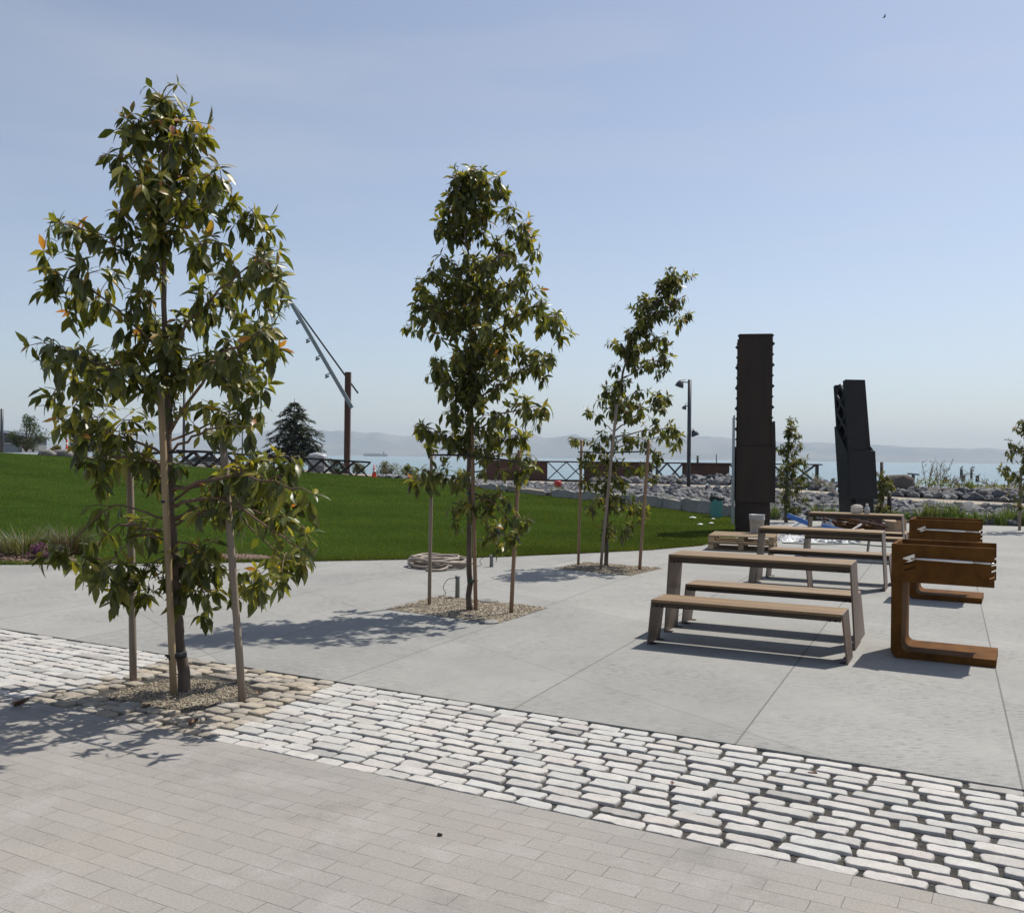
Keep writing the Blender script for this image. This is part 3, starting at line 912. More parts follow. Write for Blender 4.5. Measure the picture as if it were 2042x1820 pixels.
pallet(0.0, 'lower weathered pallet of the stack in front of the dark tower', 1)
pallet(.143, 'upper weathered pallet of the stack, under the grey bucket', 2)
px = P(1509, 1066, 18.3)
b = MB(); z0 = .287
prof = [(.118, 0), (.122, .01), (.140, .27), (.150, .272), (.150, .285), (.142, .287), (.144, .305), (.152, .307), (.152, .32), (.144, .322), (.146, .345), (.152, .347), (.152, .36), (.142, .36), (.136, .20)]
b.lathe(prof, 24)
bk = empty('bucket', (px.x, px.y, z0)); tag(bk, 'grey plastic bucket standing on the pallet stack', 'bucket')
b.build('pail', M['bucket'], bk)
b = MB(); b.tube([(.15 * math.cos(a), .15 * math.sin(a), .30 - .12 * math.sin(a) ** 2) for a in [PI * k / 12 + PI for k in range(13)]], .003, 6); b.build('handle', M['galv'], bk)


def crumple(name, label, cat, c, sx, sy, sz, m, seed, group=None, res=26):
    """a heap of crumpled sheet: closed mound with sharp folds."""
    r = np.random.default_rng(seed)
    n = res; vs = []
    cen = r.uniform(-1, 1, (26, 2)); hh = r.uniform(-.5, 1, 26); ww = r.uniform(.08, .4, 26)
    for i in range(n):
        for j in range(n):
            x, y = 2 * i / (n - 1) - 1, 2 * j / (n - 1) - 1
            rr = math.hypot(x, y); q = max(abs(x), abs(y)); kx = x / max(rr, 1e-6) * q; ky = y / max(rr, 1e-6) * q
            e = max(0, 1 - q ** 2.5)
            z = sum(h_ * max(0, 1 - (abs(x - a) + abs(y - b_)) / w_) for (a, b_), h_, w_ in zip(cen, hh, ww))
            wob = 1 + .18 * math.sin(5 * math.atan2(y, x) + seed) * q + r.uniform(-.03, .03)
            vs.append((c[0] + kx * sx * wob + r.uniform(-.03, .03) * sx, c[1] + ky * sy * wob + r.uniform(-.03, .03) * sy, c[2] + sz * e * (.55 + .5 * z) + r.uniform(0, .10) * sz * e))
    b = MB(); b.add(vs, [(i * n + j, (i + 1) * n + j, (i + 1) * n + j + 1, i * n + j + 1) for i in range(n - 1) for j in range(n - 1)])
    o = b.build(name, m, loc=c); return tag(o, label, cat, group)


def foil(u, v, Y, sx, sy, sz, seed, label):
    p = P(u, v, Y); crumple('plastic_film', label, 'plastic film', (p.x, p.y, .002), sx, sy, sz, M['foil'], seed, 'crumpled plastic film on the plaza')


foil(1590, 1078, 20.0, .50, .36, .17, 1, 'crumpled silvery plastic film at the left of the rubbish heap, seen under the middle table')
foil(1668, 1080, 19.7, .36, .28, .18, 2, 'crumpled silvery plastic film right of the middle table leg')
foil(1608, 1046, 21.8, .44, .30, .20, 3, 'pale plastic film at the back left of the rubbish heap, under the blue strip')
foil(1652, 1046, 21.6, .22, .22, .50, 4, 'tall crumpled pale film in the middle of the rubbish heap')
foil(1700, 1083, 19.9, .16, .14, .16, 5, 'small wad of pale film near the cardboard boxes')


def strip(name, label, cat, a, c, w, th, m, group=None):
    b = MB(); b.bar(a, c, th, w, 0)
    return tag(b.build(name, m, loc=tuple((Vector(a) + Vector(c)) / 2), bevel=.003), label, cat, group)


strip('foam_board', 'blue strip of foam board leaning at the left of the rubbish heap', 'board', P(1570, 1027, 21.7), P(1616, 1045, 21.4), .11, .03, M['blue'], 'blue boards in the rubbish heap')
strip('foam_board', 'blue strip of foam board lying in the middle of the rubbish heap', 'board', P(1640, 1050, 21.2), P(1694, 1062, 20.9), .12, .04, M['blue'], 'blue boards in the rubbish heap')
strip('timber_offcut', 'pale timber offcut under the left blue strip', 'timber', P(1560, 1062, 21.6), P(1606, 1035, 21.9), .07, .03, M['white'], 'pale offcuts in the rubbish heap')
strip('timber_offcut', 'pale short offcut in front of the brown bars', 'timber', P(1700, 1056, 20.8), P(1718, 1045, 20.9), .035, .03, M['white'], 'pale offcuts in the rubbish heap')
r = random.Random(6)
for k in range(26):
    u0 = r.uniform(1640, 1700); v0 = r.uniform(1028, 1054) if k > 8 else r.uniform(1034, 1052); Y = r.uniform(21.6, 22.6)
    a = P(u0, v0, Y); L = r.uniform(60, 110)
    c = P(u0 + L, v0 + L * r.uniform(.12, .34), Y - r.uniform(.1, .5))
    if c.z < .06: c.z = .06 + r.random() * .05
    b = MB(); w = r.uniform(.03, .075)
    b.bar(a, c, w, w * .6)
    tag(b.build('rusty_bar', M['corten'] if r.random() < .6 else M['rust'], loc=a), 'rusty brown bar in the tangled bundle under the farthest table', 'bar', 'rusty bars heaped under the farthest table')
b = MB()
p = P(1725, 1060, 22.2)
crumple('rubbish_mound', 'dark brown mound of scrap under the rusty bars', 'scrap', (p.x, p.y, .002), .95, .5, .42, M['rust'], 14)


def carton(u, v, Y, w, d, h, ang, label):
    p = G(u, v) if Y is None else Vector((P(u, v, Y).x, Y, 0))
    t = empty('cardboard_box', (p.x, p.y, 0), ang); tag(t, label, 'box', 'cardboard boxes by the rubbish heap')
    b = MB(); b.box((-w / 2, -d / 2, 0), (w / 2, d / 2, h)); b.build('carton', M['card'], t, bevel=.004)
    for s_ in (-1, 1):
        b = MB(); b.add([(-w / 2, s_ * d / 2, h + .001), (w / 2, s_ * d / 2, h + .001), (w / 2, s_ * (d / 2 + .12), h + .05), (-w / 2, s_ * (d / 2 + .12), h + .05), (-w / 2, s_ * d / 2, h + .004), (w / 2, s_ * d / 2, h + .004), (w / 2, s_ * (d / 2 + .12), h + .053), (-w / 2, s_ * (d / 2 + .12), h + .053)],
                        [(0, 1, 2, 3), (7, 6, 5, 4), (2, 6, 7, 3), (1, 5, 6, 2), (0, 3, 7, 4)])
        b.build('flap', M['card'], t)


carton(1722, 1080, 20.6, .30, .25, .16, .2, 'flat cardboard box under the middle table, left of two')
carton(1748, 1080, 20.5, .26, .25, .14, -.3, 'flat cardboard box under the middle table, right of two')
carton(1786, 1060, 21.3, .34, .3, .36, .4, 'taller brown cardboard box at the right end of the rubbish heap')
carton(1808, 1068, 20.9, .42, .3, .10, -.2, 'low brown cardboard box just left of the farther grill')
b = MB()
pts = [G(u, v) for u, v in ((1560, 1083), (1640, 1086), (1700, 1085), (1735, 1088), (1790, 1092), (1830, 1091))]
b.tube(spline([(p.x, p.y, .011) for p in pts], 6), .011, 6)
tag(b.build('garden_hose', M['greenhose'], loc=pts[0]), 'thin dark green hose lying along the ground before the rubbish heap', 'hose')
# things on the farthest table
tp = T1P + STEP * 2.03
q = tp + ux * .80 + uy * .22
b = MB()
Mq = Matrix.Translation((q.x, q.y, .772)) @ Matrix.Rotation(.3, 4, 'Z')
b.lathe([(.07, 0), (.09, .02), (.10, .07), (.085, .10), (.10, .12), (.06, .135), (.075, .15), (.03, .155)], 9, Mq @ Matrix.Diagonal((1.25, .8, 1, 1)))
tag(b.build('paper_bag', M['paper'], loc=(q.x, q.y, .772), smooth=False), 'crumpled pale paper bag on the farthest table', 'paper bag')
q = tp + ux * .97 + uy * .2
bt = empty('bottle', (q.x, q.y, .772)); tag(bt, 'small pale bottle beside the paper bag on the farthest table', 'bottle')
b = MB(); b.lathe([(.042, 0), (.047, .01), (.047, .09), (.03, .125), (.020, .14), (.020, .15)], 14); b.build('body', M['bucket'], bt)
b = MB(); b.lathe([(.023, .1505), (.023, .175), (.02, .178)], 12); b.build('cap', M['paper'], bt)

# ------------------------------------------------------------------ coiled hose and small posts by the middle tree
b = MB(); c0 = G(871, 1136); r = random.Random(12)
for k in range(8):
    pts = []; ox, oy = r.uniform(-.1, .1), r.uniform(-.12, .12); rx = r.uniform(.36, .46); ry = r.uniform(.30, .5); ph = r.uniform(0, 6.28)
    for j in range(33):
        a = 2 * PI * j / 32 + ph
        pts.append((c0.x + ox + rx * math.cos(a), c0.y + .45 + oy + ry * math.sin(a), .022 + .016 * k + .02 * math.sin(2 * a + k) ** 2))
    b.tube(pts, .021, 8, cap=False)
pts = [(c0.x + .05, c0.y + .02, .10), (c0.x + .16, c0.y - .06, .05), (c0.x + .05, c0.y - .22, .022), (c0.x - .14, c0.y - .22, .022)]
b.tube(spline(pts, 6), .021, 8)
tag(b.build('coiled_hose', M['hose'], loc=c0), 'thick brown hose lying in a loose coil on the plaza', 'hose')


def stub(u, v, h, rad, label):
    c = G(u, v); t = empty('irrigation_stub', (c.x, c.y, 0)); tag(t, label, 'pipe stub', 'grey pipe stubs sticking out of the ground')
    b = MB(); b.lathe([(rad, 0), (rad * .9, h * .9), (rad * 1.15, h * .9), (rad * 1.15, h), (rad * .7, h)], 10); b.build('pipe', M['galv'], t)
    b = MB(); b.tube(spline([(0, -rad, h * .9), (-rad * 4, -rad * 2, h * .85), (-rad * 6, -rad * 2, h * .5), (-rad * 5, -rad * 1, h * .2), (-rad * 8, -rad, .01)], 5), .004, 5); b.build('wire', M['rubber'], t)


stub(912, 1192, .27, .028, 'tall grey pipe stub at the back edge of the middle gravel pit')
stub(980, 1130, .18, .03, 'short grey pipe stub near the lawn edge right of the coiled hose')
b = MB(); c = G(973, 1199); b.lathe([(.12, 0), (.12, .012), (.11, .016)], 18, Matrix.Translation((c.x, c.y, .004))); b.box((-.03, -.012, .0164), (.03, .012, .022), Matrix.Translation((c.x, c.y, .004)))
tag(b.build('valve_cover', M['cover'], loc=(c.x, c.y, .004)), 'round grey valve cover in the gravel of the middle tree pit', 'valve cover')
b = MB(); c = G(975, 1241); b.lathe([(.10, 0), (.10, .008), (.09, .011)], 18, Matrix.Translation((c.x, c.y, .004)))
tag(b.build('valve_cover', M['cover'], loc=(c.x, c.y, .004)), 'grey valve cover at the near corner of the middle tree pit', 'valve cover')

# ------------------------------------------------------------------ the two dark towers
def tower_a():
    c = Vector((5.63, 21.9, 0)); ang = math.radians(-11)
    t = empty('steel_tower', c, ang); tag(t, 'taller dark brown steel tower standing upright, left of two', 'sculpture', 'dark steel towers')
    w, d, H = .775, .70, 4.62
    b = MB()
    b.box((-w / 2, 0, 1.0), (w / 2, .03, H)); b.box((-w / 2, d - .03, 1.0), (w / 2, d, H - .03))
    for sx in (-1, 1):
        x = sx * (w / 2 - .05)
        b.box((min(x, x - sx * .02), .0302, 1.0), (max(x, x - sx * .02), d - .0302, H - .05))
    b.box((-w / 2 + .075, .031, H - .10), (w / 2 - .075, d - .031, H - .08))
    sh = b.build('shaft', M['dark_steel'], t, bevel=.008)
    k = MB()
    for sx in (-1, 1):
        for j in range(11):
            z = 1.95 + j * .245
            big = j % 2 == 0
            e = .045 if big else .028; hh = .05 if big else .03
            for y in (.002, d - .032):
                x0 = sx * (w / 2 - .002)
                k.prism([(0, -hh), (e, -.014), (e, .014), (0, hh)] if sx > 0 else [(0, -hh), (0, hh), (-e, .014), (-e, -.014)], .028, Matrix.Translation((x0, y + .028, z)) @ Matrix.Rotation(PI / 2, 4, 'X'))
    k.build('rivet_plate', M['dark_steel'], sh)
    k = MB(); k.prism([(-w / 2 - .02, H - .05), (w / 2 + .02, H - .05), (w / 2 + .02, H - .02), (w / 2 - .02, H + .012), (-w / 2 + .02, H + .012), (-w / 2 - .02, H - .02)], .05, Matrix.Translation((0, .028, 0)) @ Matrix.Rotation(PI / 2, 4, 'X'))
    k.build('head_plate', M['dark_steel'], t, bevel=.004)
    # sleeve: front plate and two side plates with slanting heads
    b = MB(); W2 = .89
    b.box((-W2 / 2 + .03, -.05, .72), (W2 / 2, -.02, 2.02)); b.build('sleeve_plate', M['dark_steel'], t, bevel=.006)
    b = MB(); b.box((-W2 / 2 + .03, d + .02, .72), (W2 / 2, d + .05, 2.02)); b.build('sleeve_plate', M['dark_steel'], t, bevel=.006)
    b = MB()
    pr = [(-.16, .20), (d + .05, .20), (d + .05, 2.70), (-.05, 2.74), (-.16, 1.4)]
    b.prism([(y, z) for y, z in pr], .03, Matrix.Translation((-W2 / 2 - .035, 0, 0)) @ Matrix(((0, 0, 1, 0), (1, 0, 0, 0), (0, 1, 0, 0), (0, 0, 0, 1))))
    b.build('side_panel', M['galv'], t, bevel=.004)  # lighter metal than the sleeve: the lit outer face is put into the colour
    b = MB()
    pr = [(-.051, .72), (d + .051, .72), (d + .051, 2.62), (.25, 2.62), (-.051, 2.02)]
    b.prism(pr, .03, Matrix.Translation((W2 / 2 + .001, 0, 0)) @ Matrix(((0, 0, 1, 0), (1, 0, 0, 0), (0, 1, 0, 0), (0, 0, 0, 1))))
    b.hexa([(W2 / 2 - .06, -.045, 2.021), (W2 / 2 + .02, -.045, 2.021), (W2 / 2 + .02, -.02, 2.021), (W2 / 2 - .06, -.02, 2.021), (W2 / 2 - .075, -.045, 2.62), (W2 / 2 - .055, -.045, 2.62), (W2 / 2 - .055, -.02, 2.62), (W2 / 2 - .075, -.02, 2.62)])
    b.build('side_panel', M['dark_steel'], t, bevel=.004)
    b = MB(); b.box((-.40, .05, 0), (.37, d - .05, .999)); b.build('foot', M['dark_steel'], t, bevel=.008)
    return t


def tower_b():
    c = Vector((9.20, 24.6, 0)); t = empty('steel_tower', c, math.radians(5)); tag(t, 'shorter black steel tower leaning to the left, with a lattice side', 'sculpture', 'dark steel towers')
    lean = .075; wr = .72; wl = .62                      # front face width, side face depth
    H = 3.83
    fx = lambda z: -lean * z

    def quadcol(x0, x1, y0, y1, z0, z1, x0t, x1t, y0t=None, y1t=None):
        y0t = y0 if y0t is None else y0t; y1t = y1 if y1t is None else y1t
        return [(x0, y0, z0), (x1, y0, z0), (x1, y1, z0), (x0, y1, z0), (x0t, y0t, z1), (x1t, y0t, z1), (x1t, y1t, z1), (x0t, y1t, z1)]
    b = MB()
    z0, z1 = 1.4, H
    # shaft: front plate, right plate, back plate; the left side is an open lattice
    b.hexa(quadcol(-.27 + fx(z0), .33 + fx(z0), 0, .03, z0, z1, -.27 + fx(z1), .28 + fx(z1)))
    b.hexa(quadcol(.30 + fx(z0), .33 + fx(z0), .0305, .60, z0, z1, .25 + fx(z1), .28 + fx(z1)))
    b.hexa(quadcol(-.27 + fx(z0), .30 + fx(z0), .60, .63, z0, z1 - .1, -.27 + fx(z1), .25 + fx(z1)))
    b.hexa(quadcol(-.10 + fx(z0), -.06 + fx(z0), .031, .599, z0, z1 - .2, -.10 + fx(z1), -.06 + fx(z1)))
    sh = b.build('shaft', M['black_steel'], t, bevel=.008)
    lt = MB(); n = 4; zz = [1.75 + (H - .12 - 1.75) * k / n for k in range(n + 1)]

    def sidept(s_, z): return Vector((-.275 - .01 * s_ + fx(z), .02 + .56 * s_, z))
    for k in range(n):
        za, zb = zz[k], zz[k + 1]; zm = (za + zb) / 2
        for a, c_ in (((.5, za), (0.06, zm)), ((.06, zm), (.5, zb)), ((.5, za), (.94, zm)), ((.94, zm), (.5, zb))):
            lt.bar(sidept(*a), sidept(*c_), .075, .03, up=(.9, .3, 0))
    for s_ in (.0, 1.0): lt.bar(sidept(s_, 1.5), sidept(s_, H - .03 - .1 * s_), .07, .05, up=(.9, .3, 0))
    lt.build('lattice', M['black_steel'], sh)
    # sleeve
    b = MB()
    b.hexa(quadcol(-.34 + fx(.75), .37 + fx(.75), -.06, -.03, .72, 1.98, -.32 + fx(2.0), .38 + fx(2.0)))
    b.hexa(quadcol(.29 + fx(2.0), .375 + fx(2.0), -.055, -.035, 1.985, 2.10, .27 + fx(2.1), .29 + fx(2.1)))
    b.hexa(quadcol(.37 + fx(.75), .40 + fx(.75), -.06, .64, .72, 1.98, .382 + fx(2.0), .41 + fx(2.0)))
    b.build('sleeve', M['black_steel'], t, bevel=.006)
    sp = MB()
    def L(s_, z): return Vector((-.335 - .02 * s_ + fx(z), -.03 + .66 * s_, z))
    o = Vector((-.02, -.01, 0))
    ring = [L(0, .28), L(1, .1), L(1, 2.62), L(.85, 2.62), L(0, 1.92)]
    n = len(ring); vs = ring + [p + Vector((.03, .012, 0)) for p in ring]
    sp.add(vs, [list(range(n))[::-1], list(range(n, 2 * n))] + [(i, (i + 1) % n, n + (i + 1) % n, n + i) for i in range(n)])
    sp.build('side_panel', M['black_steel'], t, bevel=.004)
    b = MB(); b.hexa(quadcol(-.12, .33, .05, .55, 0, .80, -.16 + fx(.8), .33 + fx(.8))); b.build('foot', M['black_steel'], t, bevel=.008)
    return t


tower_a(); tower_b()

# ------------------------------------------------------------------ rusty wall and truss rails by the water
def wall_pt(u, z):
    Y = 46 + (u - 970) / 666 * 3.2
    return Vector(((u - CU) / F * Y, Y, z))


t = empty('rusty_barrier', wall_pt(970, .5)); tag(t, 'long low rusty steel barrier of plain sheets and crossed openings at the water', 'barrier')
L0 = wall_pt(970, .5)


def wl(u, z, dy=0): return wall_pt(u, z) - L0 + Vector((0, dy, 0))


for a, c in ((970, 1092), (1167, 1300), (1363, 1455)):
    b = MB(); b.hexa([wl(a, .5), wl(c, .5), wl(c, .5, .08), wl(a, .5, .08), wl(a, 1.47), wl(c, 1.47), wl(c, 1.47, .08), wl(a, 1.47, .08)]); b.build('sheet_panel', M['rust'], t, bevel=.01)
b = MB(); b.hexa([wl(968, 1.471, -.05), wl(1640, 1.471, -.05), wl(1640, 1.471, .16), wl(968, 1.471, .16), wl(968, 1.54, -.05), wl(1640, 1.54, -.05), wl(1640, 1.54, .16), wl(968, 1.54, .16)]); b.build('top_rail', M['rust'], t)
b = MB(); b.hexa([wl(1092, .52, 0), wl(1640, .52, 0), wl(1640, .52, .12), wl(1092, .52, .12), wl(1092, .62, 0), wl(1640, .62, 0), wl(1640, .62, .12), wl(1092, .62, .12)]); b.build('bottom_rail', M['dark_steel'], t)
for a, c, n, dbl in ((1092, 1167, 2, 0), (1300, 1363, 2, 1), (1455, 1628, 4, 1)):
    b = MB(); q = (c - a) / n
    for k in range(n):
        for dy in ((.03, .32) if dbl else (.03,)):
            for (x0, x1) in ((a + k * q, a + (k + 1) * q), (a + (k + 1) * q, a + k * q)):
                b.bar(wl(x0, .60, dy), wl(x1, 1.49, dy), .05, .08, up=(0, 1, 0))
    b.build('cross_brace', M['dark_paint'], t)
for u in (1167, 1300, 1363, 1630):
    b = MB(); b.bar(wl(u, .45, .05), wl(u, 1.47, .05), .09 if u < 1600 else .32, .09); b.build('post', M['dark_steel'], t)
for u, z in ((1316, 1.75), (1399, 1.9), (1437, 2.0)):
    b = MB(); b.tube([wall_pt(u, .5) + Vector((0, 1.0, 0)), wall_pt(u, z) + Vector((0, 1.0, 0))], .06 if u < 1420 else .025, 8)
    tag(b.build('mooring_post', M['piling'], loc=wall_pt(u, .5) + Vector((0, 1.0, 0))), {1316: 'dark post rising behind the rusty barrier near the lamp post', 1399: 'thick dark post rising behind the rusty barrier right of the lamp post', 1437: 'thin rod rising behind the rusty barrier near the tall tower'}[u], 'post')

FY = 47.4
fa = Vector(((352 - CU) / F * FY, FY, 0)); fb = Vector(((741 - CU) / F * FY, FY - .6, 0))
t = empty('truss_rail', (fa.x, fa.y, .7)); tag(t, 'low dark truss rail of crossed bars along the far edge of the lawn', 'rail')
o3 = Vector((fa.x, fa.y, .7))


def tr(s_, h, dy=0):
    p = fa.lerp(fb, s_); zb = (1.10 + (.58 - 1.10) * s_)
    return Vector((p.x, p.y + dy, zb + h)) - o3


b = MB(); b.bar(tr(0, .74), tr(1.005, .78), .14, .09); b.bar(tr(0, .74, .35), tr(.99, .78, .35), .1, .08); b.build('top_rail', M['dark_steel'], t)
nx = 12
for k in range(nx):
    b = MB()
    for dy in (0, .35):
        if k == nx - 1 and dy: continue
        b.bar(tr(k / nx, .73, dy), tr((k + 1) / nx, -.02, dy), .07, .08, up=(0, 1, 0)); b.bar(tr((k + 1) / nx, .73, dy), tr(k / nx, -.02, dy), .07, .08, up=(0, 1, 0))
    b.build('cross_brace', M['dark_steel'], t)

# mast with the slanting lamp boom
mb = P(692, 928, 52); mt = P(692, 742, 52)
t = empty('boom_mast', (mb.x, 52, .6)); tag(t, 'rusty square mast carrying a slanting boom with small lamps', 'mast')
o4 = Vector((mb.x, 52, .6))
b = MB(); b.box((-.155, -.155, -.3), (.155, .155, mt.z - .6)); b.build('post', M['mast_rust'], t, bevel=.01)
A, B_ = P(702, 813, 51.4), P(545, 542, 51.4); A = A - o4; B_ = B_ - o4
B_ = A + (B_ - A) * 1.2
b = MB(); b.bar(A, B_, .2, .18, up=(0, 1, 0)); bm_ = b.build('boom', M['galv'], t)
b = MB(); b.tube([P(714, 784, 52.2) - o4, P(560, 571, 52.0) - o4, P(530, 530, 51.9) - o4], .05, 6); b.build('stay_cable', M['dark_paint'], t)
for u, v in ((583, 603), (604, 637), (624, 674), (643, 709), (662, 744)):
    q = P(u, v, 51.4) - o4
    l = MB(); l.tube([q, q + Vector((-.25, -.05, -.05))], .03, 6)
    Mq = Matrix.Translation(q + Vector((-.28, -.06, -.16))) @ Matrix.Rotation(-.5, 4, 'Y')
    l.lathe([(.05, .10), (.06, .02), (.13, -.04), (.13, -.09), (.04, -.10)], 10, Mq)
    l.build('boom_lamp', M['galv'], t)

# lamp post among the rocks
lb = P(1373, 966, 36.5); lt_ = P(1376, 757, 36.5); o5 = Vector((lb.x, lb.y, .62))
t = empty('lamp_post', o5); tag(t, 'tall dark lamp post with three spotlights left of the tall tower', 'lamp post')
b = MB(); Ht = lt_.z - .62
b.tube([(0, 0, -.2), (0, 0, Ht)], .075, 12); b.build('pole', M['dark_paint'], t)
for z, dx, s_ in ((Ht - .10, -.30, 1), (Ht - 1.02, -.16, .55), (Ht - 2.0, .16, .9)):
    l = MB(); l.tube([(0, 0, z), (dx, -.02, z)], .022, 6); l.tube([(dx, -.02, z), (dx * 1.05, -.02, z + .08), (dx * .5, -.01, z + .10)], .012, 6)
    Mq = Matrix.Translation((dx * 1.25, -.04, z - .06)) @ Matrix.Rotation(.35 if dx < 0 else -.35, 4, 'Y') @ Matrix.Scale(s_, 4)
    l.lathe([(.04, .14), (.09, .10), (.15, -.02), (.17, -.12), (.16, -.13), (.05, -.11)], 14, Mq)
    l.build('spotlight', M['dark_paint'], t)


def thin_pole(u, v0, v1, Y, rad, label, heads):
    a = P(u, v0, Y); c = P(u, v1, Y); t = empty('lamp_post', a); tag(t, label, 'lamp post')
    b = MB(); b.tube([(0, 0, -.4), (0, 0, c.z - a.z)], rad, 8); b.build('pole', M['dark_paint'], t)
    for dx in heads:
        l = MB(); z = c.z - a.z - .02; l.tube([(0, 0, z), (dx, 0, z)], rad * .6, 6); l.box((min(dx, dx * 2), -.08, z - .05), (max(dx, dx * 2), .08, z + .06)); l.build('lamp_head', M['dark_paint'], t)


thin_pole(3, 905, 815, 62, .10, 'dark lamp post at the left edge behind the lawn', ())
thin_pole(366, 915, 768, 60, .085, 'dark lamp post seen through the nearest tree crown', (-.3,))
thin_pole(483, 912, 861, 80, .06, 'small distant pole with two heads, right of the nearest tree trunk', (-.3, .3))

# ------------------------------------------------------------------ stone blocks, bin, markers
blocks = [(960, 1010, .30, 'low'), (1014, 1088, .26, 'flat tan'), (1103, 1150, .34, 'grey'), (1152, 1200, .36, ''), (1204, 1262, .36, ''), (1274, 1320, .42, ''), (1323, 1360, .40, ''), (1361, 1417, .52, ''), (1437, 1474, .42, '')]
bl = ['first stone block from the left along the lawn edge', 'flat tan stone slab second from the left along the lawn edge', 'grey stone block just left of the left stake of the leaning tree', 'grey stone block behind the left stake of the leaning tree', 'grey stone block behind the leaning tree trunk', 'dark stone block right of the leaning tree stakes', 'grey stone block second left of the teal bin', 'largest grey stone block just left of the teal bin', 'last stone block of the row, between the teal bin and the tall tower']
r = random.Random(31)
for (u0, u1, h, _), lab in zip(blocks, bl):
    a = interp(FAR, u0); c = interp(FAR, u1)
    pa, pc = Vector(fan(u0, a[0] - .15, a[1] - .05)), Vector(fan(u1, c[0] - .15, c[1] - .05))
    dp = Vector((0, .55, 0)); j = lambda s_=.03: Vector((r.uniform(-s_, s_), r.uniform(-s_, s_), r.uniform(-s_, s_)))
    up = Vector((0, 0, h * .8 + .05))
    b = MB()
    m_ = 5; vs = []
    for k in range(m_ + 1):
        p = pa.lerp(pc, k / m_); e = .0 if 0 < k < m_ else .02
        vs += [p + j(), p + up + Vector((0, .03, -e)) + j(.05), p + dp + up + Vector((0, 0, -e)) + j(.035), p + dp + j()]
    fs = []
    for k in range(m_):
        q = 4 * k
        fs += [(q, q + 4, q + 5, q + 1), (q + 1, q + 5, q + 6, q + 2), (q + 2, q + 6, q + 7, q + 3)]
    fs += [(0, 1, 2, 3), (4 * m_ + 3, 4 * m_ + 2, 4 * m_ + 1, 4 * m_)]
    b.add(vs, fs)
    tag(b.build('stone_block', M['path'] if 'tan' in lab else M['block'], loc=pa, bevel=.03), lab, 'stone block', 'stone blocks along the far lawn edge')

c = P(1429, 1031, 26.9); t = empty('litter_bin', (c.x, c.y, .04)); tag(t, 'teal litter bin with a black liner at the end of the lawn', 'litter bin')
b = MB(); pr = []
for k in range(9):
    a = -PI / 2 - .9 + 1.8 * k / 8; pr.append((.17 * math.sin(a + PI / 2), -.10 - .09 * math.cos(a + PI / 2)))
pr += [(.15, .16), (-.15, .16)]
b.prism(pr, .60); b.build('casing', M['teal'], t, bevel=.008)
l = MB(); rr = random.Random(2)
vs = []; n = 18
for zi, (z, q) in enumerate(((.50, 1.06), (.57, 1.18), (.615, 1.16), (.64, .98), (.60, .75), (.45, .7))):
    for k in range(n):
        a = 2 * PI * k / n; w = 1 + rr.uniform(-.08, .12)
        vs.append((.175 * q * w * math.cos(a), .175 * q * w * math.sin(a), z + rr.uniform(-.035, .025)))
l.add(vs, [(i * n + k, i * n + (k + 1) % n, (i + 1) * n + (k + 1) % n, (i + 1) * n + k) for i in range(5) for k in range(n)], smooth=True)
l.build('liner_bag', M['blackbag'], t)

c = P(1112, 982, 34.0); t = empty('marker', (c.x, c.y, .50)); tag(t, 'small bright red marker standing among the grey rocks', 'marker')
b = MB(); b.tube([(0, 0, -.1), (0, 0, .14)], .035, 8); b.build('stem', M['paper'], t)
b = MB(); b.lathe([(.05, .14), (.12, .17), (.13, .34), (.09, .37), (.02, .375)], 12, Matrix.Diagonal((1, .6, 1, 1))); b.build('head', M['red'], t)


def cone(u, v, Y, s_, label):
    c = P(u, v, Y); t = empty('traffic_cone', c); tag(t, label, 'traffic cone', 'orange traffic cones')
    b = MB(); b.box((-.19 * s_, -.19 * s_, 0), (.19 * s_, .19 * s_, .04 * s_)); b.build('base', M['orange'], t, bevel=.01)
    b = MB(); b.lathe([(.14 * s_, .0405 * s_), (.035 * s_, .72 * s_), (.02 * s_, .725 * s_)], 16); b.build('body', M['orange'], t)
    for z0, z1 in ((.30, .42), (.50, .58)):
        f = lambda z: .14 - .105 * (z - .0405) / .68
        b = MB(); b.lathe([(f(z0) * s_ + .004, z0 * s_), (f(z1) * s_ + .004, z1 * s_)], 16); b.build('band', M['white'], t)


cone(746, 951, 46.4, .82, 'orange traffic cone with white bands at the right end of the truss rail')

# plastic-wrapped crate behind the truss rail
c = P(634, 948, 53.5); t = empty('wrapped_crate', (c.x, c.y, .66)); tag(t, 'plastic wrapped crate standing behind the truss rail', 'crate')
b = MB(); b.box((-.48, -.4, .02), (.42, .4, .95)); b.build('carton', M['grey'], t, bevel=.02)
b = MB(); b.box((-.35, -.4035, .6), (-.1, -.4, .85)); b.build('sticker', M['paper'], t)
rr = random.Random(9); vs = []; n = 20
for z, q in ((.45, 1.03), (.75, 1.05), (.98, 1.05), (1.08, .9), (1.13, .55), (1.17, .15)):
    for k in range(n):
        a = 2 * PI * k / n + PI / 4; e = (abs(math.cos(a)) ** 5 + abs(math.sin(a)) ** 5) ** -.2; w = 1 + rr.uniform(-.02, .04)
        vs.append((-.03 + .48 * q * w * e * math.cos(a), .43 * q * w * e * math.sin(a), z + rr.uniform(-.03, .03)))
l = MB(); l.add(vs, [(i * n + k, i * n + (k + 1) % n, (i + 1) * n + (k + 1) % n, (i + 1) * n + k) for i in range(5) for k in range(n)] + [tuple(5 * n + k for k in range(n))])
l.build('plastic_wrap', M['foil'], t)

# ------------------------------------------------------------------ far left: building, tank, barriers, truck
def at(u, Y, z): return Vector(((u - CU) / F * Y, Y, z))


